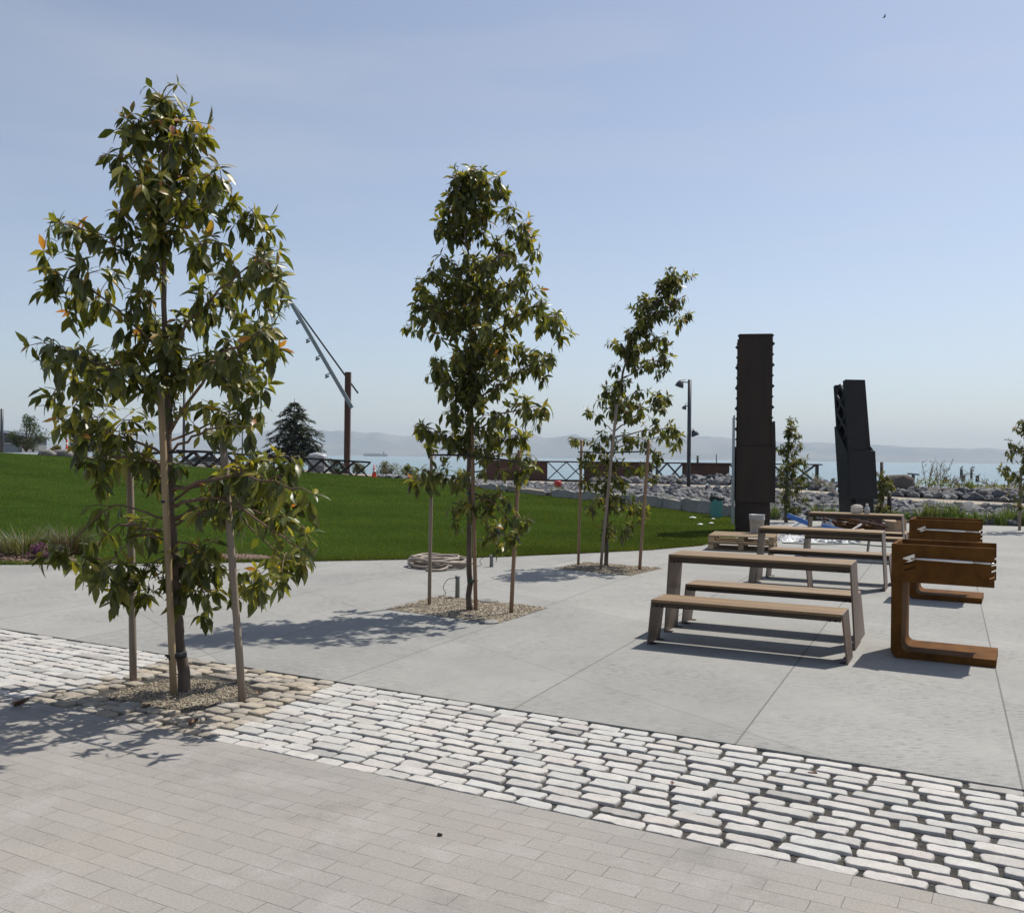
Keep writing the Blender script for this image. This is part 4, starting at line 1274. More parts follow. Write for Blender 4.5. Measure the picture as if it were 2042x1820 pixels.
c = at(-40, 75, 1.6); t = empty('building', c, .1); tag(t, 'grey gabled building at the far left behind the lawn', 'building')
b = MB(); b.prism([(-3.2, 0), (3.2, 0), (3.2, 1.25), (0, 1.75), (-3.2, 1.25)], 5, Matrix.Translation((0, 5, 0)) @ Matrix.Rotation(PI / 2, 4, 'X')); b.build('wall', M['grey'], t)
b = MB()
for s_ in (-1, 1): b.hexa([(0, -.2, 1.78), (s_ * 3.5, -.2, 1.22), (s_ * 3.5, 5.2, 1.22), (0, 5.2, 1.78), (0, -.2, 1.86), (s_ * 3.5, -.2, 1.30), (s_ * 3.5, 5.2, 1.30), (0, 5.2, 1.86)])
b.build('roof', M['dark_paint'], t)
for x in (-2.2, -.8, .6, 1.9):
    w_ = MB(); w_.box((x, -.03, .75), (x + 1.0, -.001, 1.2)); wo = w_.build('window', M['glass'], t)
    w_ = MB(); w_.box((x - .06, -.05, .68), (x + 1.06, -.0005, .745)); w_.build('sill', M['white'], wo)
w_ = MB(); w_.box((.4, -.03, .02), (2.9, -.001, .55)); w_.build('door', M['galv'], t)

c = at(161, 66, 1.62); t = empty('storage_tank', c); tag(t, 'white upright storage tank right of the round leafy tree', 'tank')
b = MB(); b.lathe([(.22, 0), (.22, 1.15), (.19, 1.22), (.05, 1.25)], 16); b.build('shell', M['white'], t)
for z in (.25, .55, .85):
    b = MB(); b.lathe([(.226, z), (.226, z + .03)], 16); b.build('band', M['galv'], t)

c = at(216, 64, 1.42); t = empty('site_trailer', c); tag(t, 'small white site trailer with a railing on its roof behind the lawn', 'trailer')
b = MB(); b.box((-.75, -.4, .2), (.62, .8, 1.05)); b.build('body', M['galv'], t, bevel=.05)
b = MB(); b.box((-.77, -.42, 1.051), (.64, .82, 1.10)); b.build('roof', M['dark_paint'], t)
b = MB()
for x in (-.7, -.1, .5): b.tube([(x, -.3, 1.1), (x, -.3, 1.5)], .015, 5)
b.tube([(-.7, -.3, 1.5), (.5, -.3, 1.5)], .015, 5); b.tube([(-.7, -.3, 1.3), (.5, -.3, 1.3)], .015, 5); b.build('railing', M['galv'], t)
for x in (-.45, .35):
    b = MB(); b.lathe([(.2, -.06), (.2, .06)], 14, Matrix.Translation((x, -.41, .2)) @ Matrix.Rotation(PI / 2, 4, 'X')); b.build('wheel', M['rubber'], t)

for u, Y, lab in ((133, 60, 'orange barricade post below the round leafy tree'), (196, 58, 'orange barricade post left of the site trailer')):
    c = at(u, Y, 1.5); t = empty('barricade_post', c); tag(t, lab, 'barricade', 'orange barricade posts')
    b = MB(); b.lathe([(.09, 0), (.07, .02), (.06, .95), (.03, 1.0)], 10); b.build('tube', M['orange'], t)
    b = MB(); b.lathe([(.2, -.02), (.19, .0)], 12); b.build('base', M['rubber'], t)
    b = MB(); b.lathe([(.066, .62), (.064, .78)], 10); b.build('band', M['white'], t)
c = at(248, 57, 1.25); t = empty('planter_crate', c); tag(t, 'low orange brown crate on the lawn crest beside the trailer', 'crate')
b = MB(); b.box((-.45, -.3, 0), (.45, .3, .3)); b.build('crate_side', M['corten'], t, bevel=.02); b = MB(); b.box((-.4, -.25, .3005), (.4, .25, .33)); b.build('lid', M['card'], t)

# pick-up truck, only its red cab shows between the trees
c = at(412, 70, 1.15); t = empty('pickup_truck', at(420, 66, 1.25), PI * .02); tag(t, 'red pick-up truck parked behind the conifers on the left', 'truck')
t.location = at(222, 85, 1.75)
b = MB(); b.prism([(-1.6, .35), (-1.6, .75), (-.55, .8), (-.2, 1.25), (.6, 1.25), (.7, .8), (1.6, .8), (1.6, .35)], 1.5, Matrix.Translation((0, .75, 0)) @ Matrix.Rotation(PI / 2, 4, 'X')); b.build('body', M['red'], t, bevel=.05)
b = MB(); b.prism([(-.42, .82), (-.16, 1.18), (.54, 1.18), (.6, .82)], .01, Matrix.Translation((0, -.751, 0)) @ Matrix.Rotation(PI / 2, 4, 'X')); b.build('window', M['glass'], t)
for x in (-1.0, 1.05):
    for y in (-.78, .66):
        w_ = MB(); w_.lathe([(.3, -.09), (.33, -.06), (.33, .06), (.3, .09)], 18, Matrix.Translation((x, y + .06, .33)) @ Matrix.Rotation(PI / 2, 4, 'X')); w_.build('wheel', M['rubber'], t)
# a dark parked car behind the truss rail, only its roof and bonnet show
c = at(598, 63, .85); t = empty('parked_car', at(415, 60, .35), 0); tag(t, 'grey parked car showing over the truss rail right of the nearest trunk', 'car')
b = MB(); b.prism([(-2.0, .3), (-2.0, .72), (-1.2, .82), (-.6, 1.2), (.6, 1.22), (1.2, .86), (2.0, .78), (2.05, .3)], 1.6, Matrix.Translation((0, .8, 0)) @ Matrix.Rotation(PI / 2, 4, 'X')); b.build('body', M['galv'], t, bevel=.06)
b = MB(); b.prism([(-1.0, .82), (-.54, 1.14), (.55, 1.15), (1.0, .85)], .01, Matrix.Translation((0, -.801, 0)) @ Matrix.Rotation(PI / 2, 4, 'X')); b.build('window', M['glass'], t)
for x in (-1.3, 1.3):
    for y in (-.82, .70):
        w_ = MB(); w_.lathe([(.27, -.09), (.3, -.06), (.3, .06), (.27, .09)], 18, Matrix.Translation((x, y + .06, .3)) @ Matrix.Rotation(PI / 2, 4, 'X')); w_.build('wheel', M['rubber'], t)

# ------------------------------------------------------------------ out on the water
def pile(u, v0, v1, rad, label, tilt=0.0, extra=None):
    Y = (CAMZ + 2.0) * F / (v0 - (911.5 + (u - CU) * .012))
    a = P(u, v0, Y); c = P(u, v1, Y)
    b = MB(); H = c.z - a.z
    n = 10; vs = []; prof = [(rad * 1.05, -1.5), (rad, 0), (rad * .97, H * .6), (rad * .9, H), (rad * .5, H + .03)]
    b.lathe(prof, n, Matrix.Rotation(tilt, 4, 'Y'))
    if extra == 'beam': b.bar((-1.15, 0, H + .18), (1.25, 0, H - .02), .34, .3)
    if extra == 'stub': b.tube([(rad * .4, 0, H), (rad * 1.6, 0, H + .3)], .08, 6)
    o = b.build('piling', M['piling'], loc=(0, 0, 0)); o.location = a
    tag(o, label, 'piling', 'old timber pilings in the bay'); return a, H


pile(1661, 962, 954, .32, 'short piling near the right end of the rusty barrier')
pile(1821, 956, 946, .36, 'leftmost piling of the group carrying a loose beam', 0, 'beam')
Yp = 150.0
a = P(1809, 961, Yp)
b = MB(); b.tube([(-.7, 0, .25), (-.45, 0, -.1), (0, 0, -.2), (.6, 0, .0), (.9, 0, .4)], [.2, .26, .3, .3, .34], 8); o = b.build('driftwood', M['piling']); o.location = (a.x, a.y, -1.85)
tag(o, 'twisted dark snag in the water left of the beam topped piling', 'snag')
pile(1885, 960, 951, .40, 'thick short piling with a broken top right of the tall weeds', 0, 'stub')
pile(1917, 953, 935, .34, 'left leg of the tall pair of pilings joined by rungs', 0)
aa, hh = pile(1937, 953, 936, .28, 'right leg of the tall pair of pilings joined by rungs', 0)
pile(1921, 960, 947, .36, 'single upright piling in front of the tall pair')
pile(1949, 960, 948, .36, 'rightmost piling with a side stub', 0, 'stub')
q = P(1917, 953, (CAMZ + 2) * F / (953 - 922.25))
b = MB(); b.bar((q.x, q.y, q.z + 1.0), (aa.x, q.y, q.z + 1.0), .1, .12); b.bar((q.x, q.y, q.z + .55), (aa.x, q.y, q.z + .6), .08, .08)
tag(b.build('cross_timber', M['piling'], loc=q), 'thin rungs bridging the tall pair of pilings', 'timber')


def bird(p, s_, label, flying=False):
    t = MB()
    t.tube([p + Vector((-.2, 0, .06)) * s_, p + Vector((-.12, 0, .10)) * s_, p + Vector((.02, 0, .15)) * s_, p + Vector((.12, 0, .22)) * s_, p + Vector((.17, 0, .30)) * s_, p + Vector((.22, 0, .31)) * s_, p + Vector((.28, 0, .30)) * s_], [.01 * s_, .04 * s_, .085 * s_, .07 * s_, .04 * s_, .035 * s_, .006 * s_], 8)
    t.tube([p + Vector((0, -.02, .1)) * s_, p + Vector((.01, -.02, 0)) * s_], .012 * s_, 4); t.tube([p + Vector((0, .02, .1)) * s_, p + Vector((.01, .02, 0)) * s_], .012 * s_, 4)
    if flying:
        for y in (-1, 1): t.add([p + Vector((.1, y * .05, .17)) * s_, p + Vector((-.08, y * .05, .17)) * s_, p + Vector((-.1, y * .5, .32)) * s_, p + Vector((.03, y * .52, .33)) * s_], [(0, 1, 2, 3)])
    tag(t.build('bird', M['feather'], loc=p), label, 'bird', None if flying else 'birds resting on the pilings')


for u, lab in ((1911, 'bird at the far left above the tall pair of pilings'), (1917, 'bird perched on the left leg of the tall pair of pilings'), (1937, 'bird perched on the right leg of the tall pair of pilings')):
    if u == 1911: continue
    a = P(u, 935 if u < 1930 else 936, (CAMZ + 2) * F / (953 - (911.5 + (u - CU) * .012))); bird(Vector(a) + Vector((0, 0, .02)), 2.0, lab)
b = MB(); p = P(1763, 37, 90)
bird(p, .7, 'tiny bird flying high in the sky above the towers', True)

c = at(748, 4200, -2.0); t = empty('barge', c); tag(t, 'long dark cargo barge far out on the bay', 'ship')
b = MB(); b.prism([(-54, 10), (-50, -2), (48, -2), (58, 9), (57, 11)], 14, Matrix.Translation((0, 7, 0)) @ Matrix.Rotation(PI / 2, 4, 'X')); b.build('hull', M['hull'], t)
b = MB(); b.box((34, -5, 11.01), (42, 5, 19)); b.box((37, -1, 19.01), (38, 1, 26)); b.build('bridge', M['hull'], t)
b = MB(); b.box((-45, -6, 11.01), (25, 6, 13)); b.build('cargo', M['hull'], t)

# ------------------------------------------------------------------ rocks of the two banks
def rock_mesh(seed):
    r = random.Random(seed); bm = bmesh.new()
    bmesh.ops.create_icosphere(bm, subdivisions=2, radius=.5)
    pl = [(Vector((r.gauss(0, 1), r.gauss(0, 1), r.gauss(0, 1))).normalized(), r.uniform(.24, .42)) for _ in range(9)]
    for v in bm.verts:
        for n_, d in pl:
            k = v.co.dot(n_) - d
            if k > 0: v.co -= n_ * k
        v.co += Vector((r.gauss(0, 1), r.gauss(0, 1), r.gauss(0, 1))) * .012
        v.co.x *= 1.2; v.co.z *= .85
    vs = [tuple(v.co) for v in bm.verts]; fs = [[v.index for v in f.verts] for f in bm.faces]
    bm.free(); return vs, fs


RT = [rock_mesh(s_) for s_ in range(9)]
TONES = [(.62, .63, .66), (.85, .86, .88), (1.1, 1.1, 1.1), (.5, .52, .56), (.95, .86, .76)]
RM = {}
for i, (vs, fs) in enumerate(RT):
    for j, c in enumerate(TONES):
        b = MB(); b.add(vs, fs, 0, c)
        me_o = b.build('riprap_stone', M['rock'], tint=True); RM[i, j] = me_o.data; bpy.data.objects.remove(me_o)
r = random.Random(77); spots = []


def bank(u, t, kind):
    fy, fz = interp(FAR, u); py, pz = interp(PATH, u)
    if kind == 'low':
        Y = fy + .35 + (py - fy - .35) * t; z = fz + (pz - fz) * t - .02 - .09 * t
    else:
        Y = py * 1.085 + .25 + 2.0 * t; z = pz + (-.02 + .24 * math.sin(min(1, t * 1.35) * PI / 2)) * min(1, max(.25, (u - 1180) / 120)) - .5 * max(0, t - .7)
    return Vector(fan(u, Y, z))


u = 760.0
while u < 2150:
    fy, fz = interp(FAR, u); py, pz = interp(PATH, u)
    for t in np.arange(0, 1.0, .22 / max(1.5, py - fy)):
        p = bank(u + r.uniform(-9, 9), min(1, t + r.uniform(0, .06)), 'low'); spots.append((p, r.uniform(.23, .42)))
    u += .225 * F / fy
u = 1195.0
while u < 2150:
    for t in np.arange(0, 1.0, .13):
        p = bank(u + r.uniform(-8, 8), t + r.uniform(0, .1), 'up'); spots.append((p, r.uniform(.24, .46)))
    u += .29 * F / 36
spots = [(p, s_) for p, s_ in spots if not (abs(p.x - 5.7) < .75 and p.y < 23.2)]
infr = [(s_ / p.y, i) for i, (p, s_) in enumerate(spots) if -.55 < p.x / p.y < .56]
big = set(i for _, i in sorted(infr, reverse=True)[:295])
restv = []; restf = []; restc = []
for i, (p, s_) in enumerate(spots):
    rot = Matrix.Rotation(r.uniform(0, 6.28), 4, 'Z') @ Matrix.Rotation(r.gauss(0, .5), 4, 'X') @ Matrix.Rotation(r.gauss(0, .5), 4, 'Y')
    sc = Matrix.Diagonal((s_ * r.uniform(.85, 1.3), s_ * r.uniform(.8, 1.1), s_ * r.uniform(.7, 1.05), 1))
    ti, tj = r.randrange(9), r.choices(range(5), (5, 5, 4, 3, 1.2))[0]
    Mx = Matrix.Translation(p + Vector((0, 0, s_ * .12))) @ rot @ sc
    if i in big:
        o = bpy.data.objects.new('riprap_stone', RM[ti, tj]); COL.objects.link(o); o.matrix_world = Mx
        tag(o, 'angular grey stone in the loose banks of rock beside the tan shore path', 'rock', 'loose riprap stones beside the tan path')
    else:
        n0 = len(restv); restv += [tuple(Mx @ Vector(v)) for v in RT[ti][0]]; restf += [[k + n0 for k in f] for f in RT[ti][1]]; restc += [TONES[tj]] * len(RT[ti][0])
o = np_mesh('riprap', restv, [np.array(restf)], M['rock'], np.array(restc))
tag(o, 'smaller angular grey stones filling the banks beside the shore path', 'rocks', kind='stuff')
for u, v, Y, s_, lab, tone in ((1790, 968, 34.6, 1.15, 'largest brown boulder on the far bank left of the tall weeds', (.62, .5, .42)), (1368 * 1.0 + 530, 985, 33.5, .62, 'rounded pinkish brown boulder on the far bank', (.95, .75, .62))):
    b = MB(); vs, fs = RT[3]; p = P(u, v, Y); b.add([Vector(q) * s_ for q in vs], fs, 0, tone)
    o = b.build('boulder', M['rock'], tint=True, smooth=True); o.location = p; tag(o, lab, 'boulder')
for u, v, Y, s_, lab in ((95, 903, 43, .75, 'round pale boulder below the leafy tree at the lawn crest'), (128, 904, 43.5, .95, 'lumpy pale boulder right of the round one at the lawn crest')):
    b = MB(); vs, fs = RT[5]; p = P(u, v, Y); b.add([Vector((q[0] * 1.3, q[1], q[2] * .8)) * s_ for q in vs], fs, 0, (1.05, 1.0, .9))
    o = b.build('boulder', M['rock'], tint=True, smooth=True); o.location = p; tag(o, lab, 'boulder')


# ------------------------------------------------------------------ leaves and trees
class Leaves:
    def __init__(s): s.p = []; s.d = []; s.up = []; s.L = []; s.w = []; s.c = []; s.k = []

    def put(s, p, d, L, w, c, up=None, curl=.25):
        s.p.append(tuple(p)); s.d.append(tuple(d)); s.up.append(tuple(up) if up else (0, 0, 1)); s.L.append(L); s.w.append(w); s.c.append(c); s.k.append(curl)

    def build(s, name, m, parent, loc, seed=0, fine=True):
        rg = np.random.default_rng(seed)
        p = np.array(s.p); d = np.array(s.d); up = np.array(s.up, float) + rg.normal(0, .35, (len(p), 3))
        d /= np.linalg.norm(d, axis=1)[:, None]
        sd = np.cross(d, up); sd /= np.linalg.norm(sd, axis=1)[:, None] + 1e-9
        nm = np.cross(sd, d)
        L = np.array(s.L)[:, None]; w = np.array(s.w)[:, None]; k = np.array(s.k)[:, None]
        if fine: T = [(0, 0, 0), (.22, -.62, .16), (.22, 0, 0), (.22, .62, .16), (.5, -1, .22), (.5, 0, 0), (.5, 1, .22), (.78, -.55, .14), (.78, 0, 0), (.78, .55, .14), (1, 0, 0)]; FT = [(0, 2, 1), (0, 3, 2), (7, 8, 10), (8, 9, 10)]; FQ = [(1, 2, 5, 4), (2, 3, 6, 5), (4, 5, 8, 7), (5, 6, 9, 8)]
        else: T = [(0, 0, 0), (.45, -1, .2), (.45, 1, .2), (1, 0, 0)]; FT = [(0, 3, 1), (0, 2, 3)]; FQ = []
        V = np.stack([p + d * L * x + sd * (w * .5 * y) + nm * (w * .5 * z_ - k * L * x * x) for x, y, z_ in T], 1)
        n = len(p); nt = len(T); off = (np.arange(n) * nt)[:, None]
        faces = [(off[:, :, None] + np.array(FT)[None]).reshape(-1, 3)]
        if FQ: faces.append((off[:, :, None] + np.array(FQ)[None]).reshape(-1, 4))
        return np_mesh(name, V.reshape(-1, 3), faces, m, np.repeat(np.array(s.c), nt, 0), loc=loc, parent=None, smooth=fine)


GREENS = [(.072, .086, .021), (.088, .100, .024), (.056, .070, .020), (.118, .124, .030), (.080, .092, .030)]
YOUNG = [(.20, .19, .035), (.24, .20, .035), (.17, .18, .04)]
FLUSH = [(.28, .17, .040), (.32, .15, .045), (.25, .17, .038), (.27, .11, .05)]


def rv(r, s_=1.0): return Vector((r.gauss(0, s_), r.gauss(0, s_), r.gauss(0, s_)))


def staked_tree(name, label, group, Y, trunk, rad, tips, fill, LL, flush, seed, dens=1.0, leafm='leaf', fine=True, spread=.8, pale=(1, 1, 1)):
    """trunk and branch tips are given as survey points at distance Y; limbs fork off below each tip, twigs carry drooping leaves."""
    r = random.Random(seed)
    root = P(trunk[0][0], trunk[0][1], Y); root.z = 0 if root.z < .3 else root.z
    t = empty(name, root); tag(t, label, 'tree', group)
    tp = spline([P(u, v, Y) - root for u, v in trunk], 6)
    tp[0].z = -.05
    lv = [trunk[0][1] + (trunk[-1][1] - trunk[0][1]) * 0 for _ in tp]
    wood = MB(); n = len(tp)
    for i in range(1, n - 2): tp[i] = tp[i] + rv(r, .006)
    wood.tube(tp, [rad * (1 - .86 * (i / (n - 1)) ** .8) * (1.25 if i == 0 else 1) for i in range(n)], 10)
    # root flare is covered by the soil; limbs
    lf = Leaves()
    heights = [p.z for p in tp]; nodes = []

    def trunk_at(z):
        z = max(heights[1], min(heights[-1] - .02, z))
        for a, c in zip(tp, tp[1:]):
            if a.z <= z <= c.z: return a.lerp(c, (z - a.z) / max(1e-6, c.z - a.z))
        return tp[-1]

    def sc(c, g): return (c[0] * g * pale[0], c[1] * g * pale[1], c[2] * g * pale[2])

    def old_leaf(p, outd, droop):
        d = (outd * r.uniform(.25, .8) + Vector((0, 0, -1)) * droop * r.uniform(.6, 1.3) + rv(r, .28)).normalized()
        L = LL * r.uniform(.55, 1.2)
        c = sc(r.choice(GREENS), r.uniform(.75, 1.3))
        if r.random() < .09: c = sc((.19, .18, .04), r.uniform(.8, 1.2))
        lf.put(p + d * L * .12, d, L, L * r.uniform(.34, .48), c, Vector((outd.x, outd.y, .9)) + rv(r, .35), r.uniform(-.05, .5))

    def whorl(p, d, fl):
        k = r.randint(4, 7); a0 = r.uniform(0, 6.28)
        x = d.cross(Vector((.2, .9, .1))).normalized(); y = d.cross(x)
        for i in range(k):
            a = a0 + 2 * PI * i / k + r.uniform(-.3, .3); op = r.uniform(.45, 1.3)
            dd = (d * math.cos(op) + (x * math.cos(a) + y * math.sin(a)) * math.sin(op) + rv(r, .12)).normalized()
            L = LL * r.uniform(.5, .95); q = r.random()
            c = r.choice(FLUSH) if q < fl * .5 else r.choice(YOUNG) if q < fl * .5 + .5 else r.choice(GREENS)
            dd = (dd + Vector((0, 0, -.75 * r.random() * min(1, op)))).normalized()
            lf.put(p, dd, L, L * r.uniform(.28, .42), sc(c, r.uniform(.8, 1.2)), d, r.uniform(.05, .55))

    ztop = tp[-1].z

    def limb(tip, high, back=None):
        zoff = tip.z
        hor = math.hypot(tip.x, tip.y)
        ax = trunk_at(tip.z)
        reach = math.hypot(tip.x - ax.x, tip.y - ax.y)
        za = back if back is not None else tip.z - reach * r.uniform(.45, 1.0) - .05
        a = trunk_at(za + r.uniform(-.1, .1)); best = (tip - a).length * .62; forked = False
        for q in nodes:
            dq = (tip - q).length
            if dq < best and dq > .10 and q.z < tip.z + .12: best = dq; a = q; forked = True
        ln = (tip - a).length
        mid = a.lerp(tip, .5) + Vector((0, 0, ln * r.uniform(.02, .13))) + rv(r, .03 * ln)
        if tip.z < a.z: mid += Vector((0, 0, ln * .15))
        pts = spline([a, mid, tip], 6); m = len(pts)
        pts = [p + rv(r, .008 * ln) * (0 < i < m - 1) for i, p in enumerate(pts)]
        rb = max(.004, min(rad * .36, .0085 * ln + .004)) * (.75 if forked else 1)
        nodes.extend(pts[2:m - 1])
        wood.tube(pts, [rb * (1 - .7 * i / (m - 1)) for i in range(m)], 6, mi=1, cap=False)
        fl = flush * (1.1 if tip.z > ztop * .84 else .35 if high else .15)
        outd0 = Vector((tip.x - a.x, tip.y - a.y, 0)); outd0 = outd0.normalized() if outd0.length > .02 else Vector((1, 0, 0))
        i0 = 3 if ln > .5 else 2
        # twigs
        nt = max(2, int(ln / .16 * dens))
        for k in range(nt):
            f = r.uniform(.32, .98); q = f * (m - 1); i = min(m - 2, int(q)); p = pts[i].lerp(pts[i + 1], q - i)
            az = r.uniform(0, 6.28); d = (Vector((math.cos(az), math.sin(az), r.uniform(-.2, .9))) + outd0 * .6).normalized()
            tl = r.uniform(.6, 1.5) * LL * (1.25 - .5 * f)
            e = p + d * tl + Vector((0, 0, -.15 * tl))
            wood.tube([p, p.lerp(e, .5) + Vector((0, 0, .06 * tl)), e], [.004, .0032, .0022], 4, mi=1, cap=False)
            for s_ in range(r.randint(3, 6)):
                g = r.uniform(.1, 1.0); old_leaf(p.lerp(e, g), (d + rv(r, .6)).normalized(), 1.0)
            if r.random() < .4: whorl(e, (d + Vector((0, 0, .5))).normalized(), fl * r.uniform(.2, 1.1))
        for k in range(int(ln / .07 * dens)):
            f = r.uniform(.25, 1.0); q = f * (m - 1); i = min(m - 2, int(q)); p = pts[i].lerp(pts[i + 1], q - i)
            az = r.uniform(0, 6.28); old_leaf(p, (Vector((math.cos(az), math.sin(az), .1)) + outd0 * .3).normalized(), 1.1)
        dd = (pts[-1] - pts[-2]).normalized() * .6 + Vector((0, 0, .7)); dd.normalize()
        whorl(tip, dd, fl)
        if r.random() < .4: whorl(tip - dd * LL * .35, dd, fl * .8)
        for k in range(6): old_leaf(tip - dd * LL * r.uniform(.2, .7), rv(r).normalized(), 1.0)

    ztop = tp[-1].z
    for tpv in tips:
        u, v = tpv[0], tpv[1]
        ut = (trunk_at(P(u, v, Y).z - root.z) + root).x / Y * F + CU
        u, v = ut + (u - ut) * .93, v + 20 * 6.74 / Y
        ax = trunk_at(P(u, v, Y).z - root.z)
        lat = abs((P(u, v, Y) - root).x - ax.x)
        dy = r.uniform(-1, .8) * (spread * .85 * lat + .08)
        p = P(u, v, Y + dy) - root
        limb(p, p.z > ztop * .55, (P(tpv[0], tpv[2], Y) - root).z if len(tpv) > 2 else None)
    vmin = min(q[1] for q in tips)
    for k in range(fill):
        q = r.choice(tips); a = r.uniform(0, 6.28); f = r.uniform(.15, .8) * (1 if r.random() < .7 else .6)
        pq = P(q[0], q[1], Y) - root; ax = trunk_at(pq.z); lat = max(.12, abs(pq.x - ax.x))
        if len(q) > 2 and r.random() < (.2 if Y > 14 else .8): continue
        if q[1] > 850 and Y < 7: continue
        s_ = math.copysign(1, pq.x - ax.x) if r.random() < .65 else r.choice((-1, 1))
        p = Vector((ax.x + s_ * lat * f * abs(math.cos(a)), ax.y + spread * lat * math.sin(a) * min(1, f + .2), pq.z + r.uniform(-.05, .25) * lat))
        if p.z > ztop - .05: p.z = ztop - r.uniform(.05, .3)
        limb(p, p.z > ztop * .55)
    o = wood.build('trunk', [M['bark'], M['twig']], t)
    cr = lf.build('crown', M[leafm], None, (0, 0, 0), seed, fine); cr.parent = t
    return t, tp, root


TG = 'young staked trees on the plaza'
tips1 = [(325, 176), (340, 205), (243, 216), (262, 255), (232, 290), (385, 222), (395, 262), (300, 225), (352, 260), (440, 318), (455, 345), (235, 355), (228, 400), (262, 430), (478, 378), (492, 420), (520, 412), (545, 440), (300, 330), (410, 400),
         (552, 492), (572, 528), (530, 510), (245, 480), (270, 560), (560, 635), (572, 675), (520, 640), (480, 560), (540, 580),
         (105, 425, 640), (140, 435, 640), (205, 455, 640), (75, 515, 690), (90, 560, 690), (70, 480, 680), (125, 600, 720), (165, 520), (185, 590), (215, 530), (240, 620),
         (68, 660, 800), (95, 705, 800), (85, 690, 800), (130, 720, 810), (160, 680, 790), (180, 740, 820), (85, 772, 880), (100, 815, 890), (130, 790, 880), (165, 760, 860), (150, 845, 900), (205, 805, 890), (230, 740), (200, 860, 920), (260, 800),
         (150, 895, 935), (180, 935, 940), (140, 870, 930), (550, 745, 850), (540, 790, 860), (505, 770, 860), (470, 800, 880), (480, 740), (440, 700), (515, 830, 880), (430, 790, 880),
         (575, 890, 985), (610, 905, 990), (645, 965, 1000), (540, 900, 985), (560, 960, 990), (600, 985, 1000), (505, 930, 980), (480, 880, 960), (525, 995, 1000), (585, 1010, 1010),
         (640, 1040, 1030), (632, 1090, 1030), (600, 1115, 1035), (575, 1130, 1040), (510, 1145, 1060), (485, 1160, 1065), (545, 1150, 1060),
         (105, 1085, 1060), (150, 1110, 1070), (190, 1120, 1075), (230, 1135, 1080), (265, 1150, 1090), (175, 1095, 1070), (250, 1105, 1080), (215, 1160, 1085), (265, 1015, 1020), (285, 1035, 1030),
         (395, 1075, 1120), (430, 1060, 1110), (380, 1120, 1130), (440, 1110, 1120), (405, 1150, 1140), (365, 1095, 1120), (330, 1140, 1140), (310, 1115, 1130), (350, 1170, 1150), (425, 1195, 1130), (300, 1160, 1140),
         (330, 690), (360, 700), (400, 690), (300, 760), (350, 780), (290, 900, 930), (310, 930, 950), (345, 900, 940),
         (500, 690), (450, 655), (525, 715), (470, 735), (420, 620), (400, 560), (450, 500), (430, 450), (390, 480), (280, 640), (250, 680), (270, 720), (545, 600), (500, 620), (290, 500), (360, 330), (380, 380), (300, 400)]
staked_tree('street_tree', 'nearest and largest young tree, with orange new leaves, in the cobblestone strip', TG, 6.74,
            [(367, 1380), (360, 1290), (352, 1180), (342, 1000), (334, 820), (328, 640), (326, 460), (326, 320), (325, 190)], .046, tips1, 75, .138, .5, 3, .95, spread=1.0)
z2 = lambda x, y: (744.5 + x * .26293, 292.5 + y * .26293)
tips2 = [z2(*q) for q in ((735, 125), (600, 195), (690, 180), (850, 200), (930, 235), (560, 305), (1040, 280), (510, 415), (640, 330), (800, 340), (1110, 425), (480, 505), (900, 420), (1190, 565), (1240, 620), (540, 640), (600, 600), (1060, 520), (1230, 750), (980, 650), (420, 865), (560, 810), (470, 930), (1200, 885), (1180, 940), (300, 1010), (380, 1090), (330, 1110), (540, 1000), (1060, 1000), (450, 1170), (560, 1200), (1240, 1040), (1320, 1120), (1180, 1110), (260, 1195), (240, 1320), (330, 1310), (1430, 1275), (1500, 1310), (1460, 1400), (1300, 1300), (450, 1370), (1400, 1525), (1340, 1690), (1250, 1500), (1150, 1640), (460, 1640), (490, 1570), (520, 1740), (620, 1790), (600, 1560), (1000, 1450), (1000, 1600))]
tips2 += [(832, 832, 905), (850, 870, 910), (838, 850, 905), (870, 890, 920), (1100, 795, 880), (1090, 825, 890), (1060, 855, 900), (1030, 870, 910), (1060, 895, 950), (1050, 930, 955), (1064, 915, 955), (900, 850), (980, 850), (1055, 1030, 1010), (1040, 1050, 1010), (1005, 1075, 1010), (990, 1040, 1000), (975, 1000, 1000), (1020, 1060, 1010), (965, 985, 990), (905, 1025, 1000), (830, 925, 950), (822, 945, 960), (845, 950, 960), (960, 880), (915, 870), (990, 760), (1030, 740), (1060, 780), (880, 770), (900, 805), (990, 820), (965, 790), (870, 720), (1080, 700), (1040, 690), (1000, 700), (900, 640)]
staked_tree('street_tree', 'middle young tree with a narrow dark crown in a square gravel pit', TG, 10.45,
            [(937, 1216), (936, 1100), (936, 1000), (935, 850), (937, 700), (938, 600), (933, 520), (927, 440), (934, 335)], .036, tips2, 165, .130, .22, 5, 1.35)
z3 = lambda x, y: (1143.3 + x * .30667, 505.2 + y * .30667)
tips3 = [z3(*q) for q in ((660, 85), (740, 115), (590, 190), (620, 150), (730, 250), (700, 180), (640, 290), (460, 245), (430, 290), (400, 335), (480, 320), (770, 370), (720, 400), (690, 440), (620, 500), (570, 380), (350, 470), (360, 530), (430, 440), (540, 520), (640, 560), (660, 640), (600, 620), (580, 740), (500, 680), (340, 620), (260, 700), (400, 700), (640, 900), (610, 975), (560, 880), (540, 960), (560, 1080), (450, 960), (380, 980), (440, 860))]
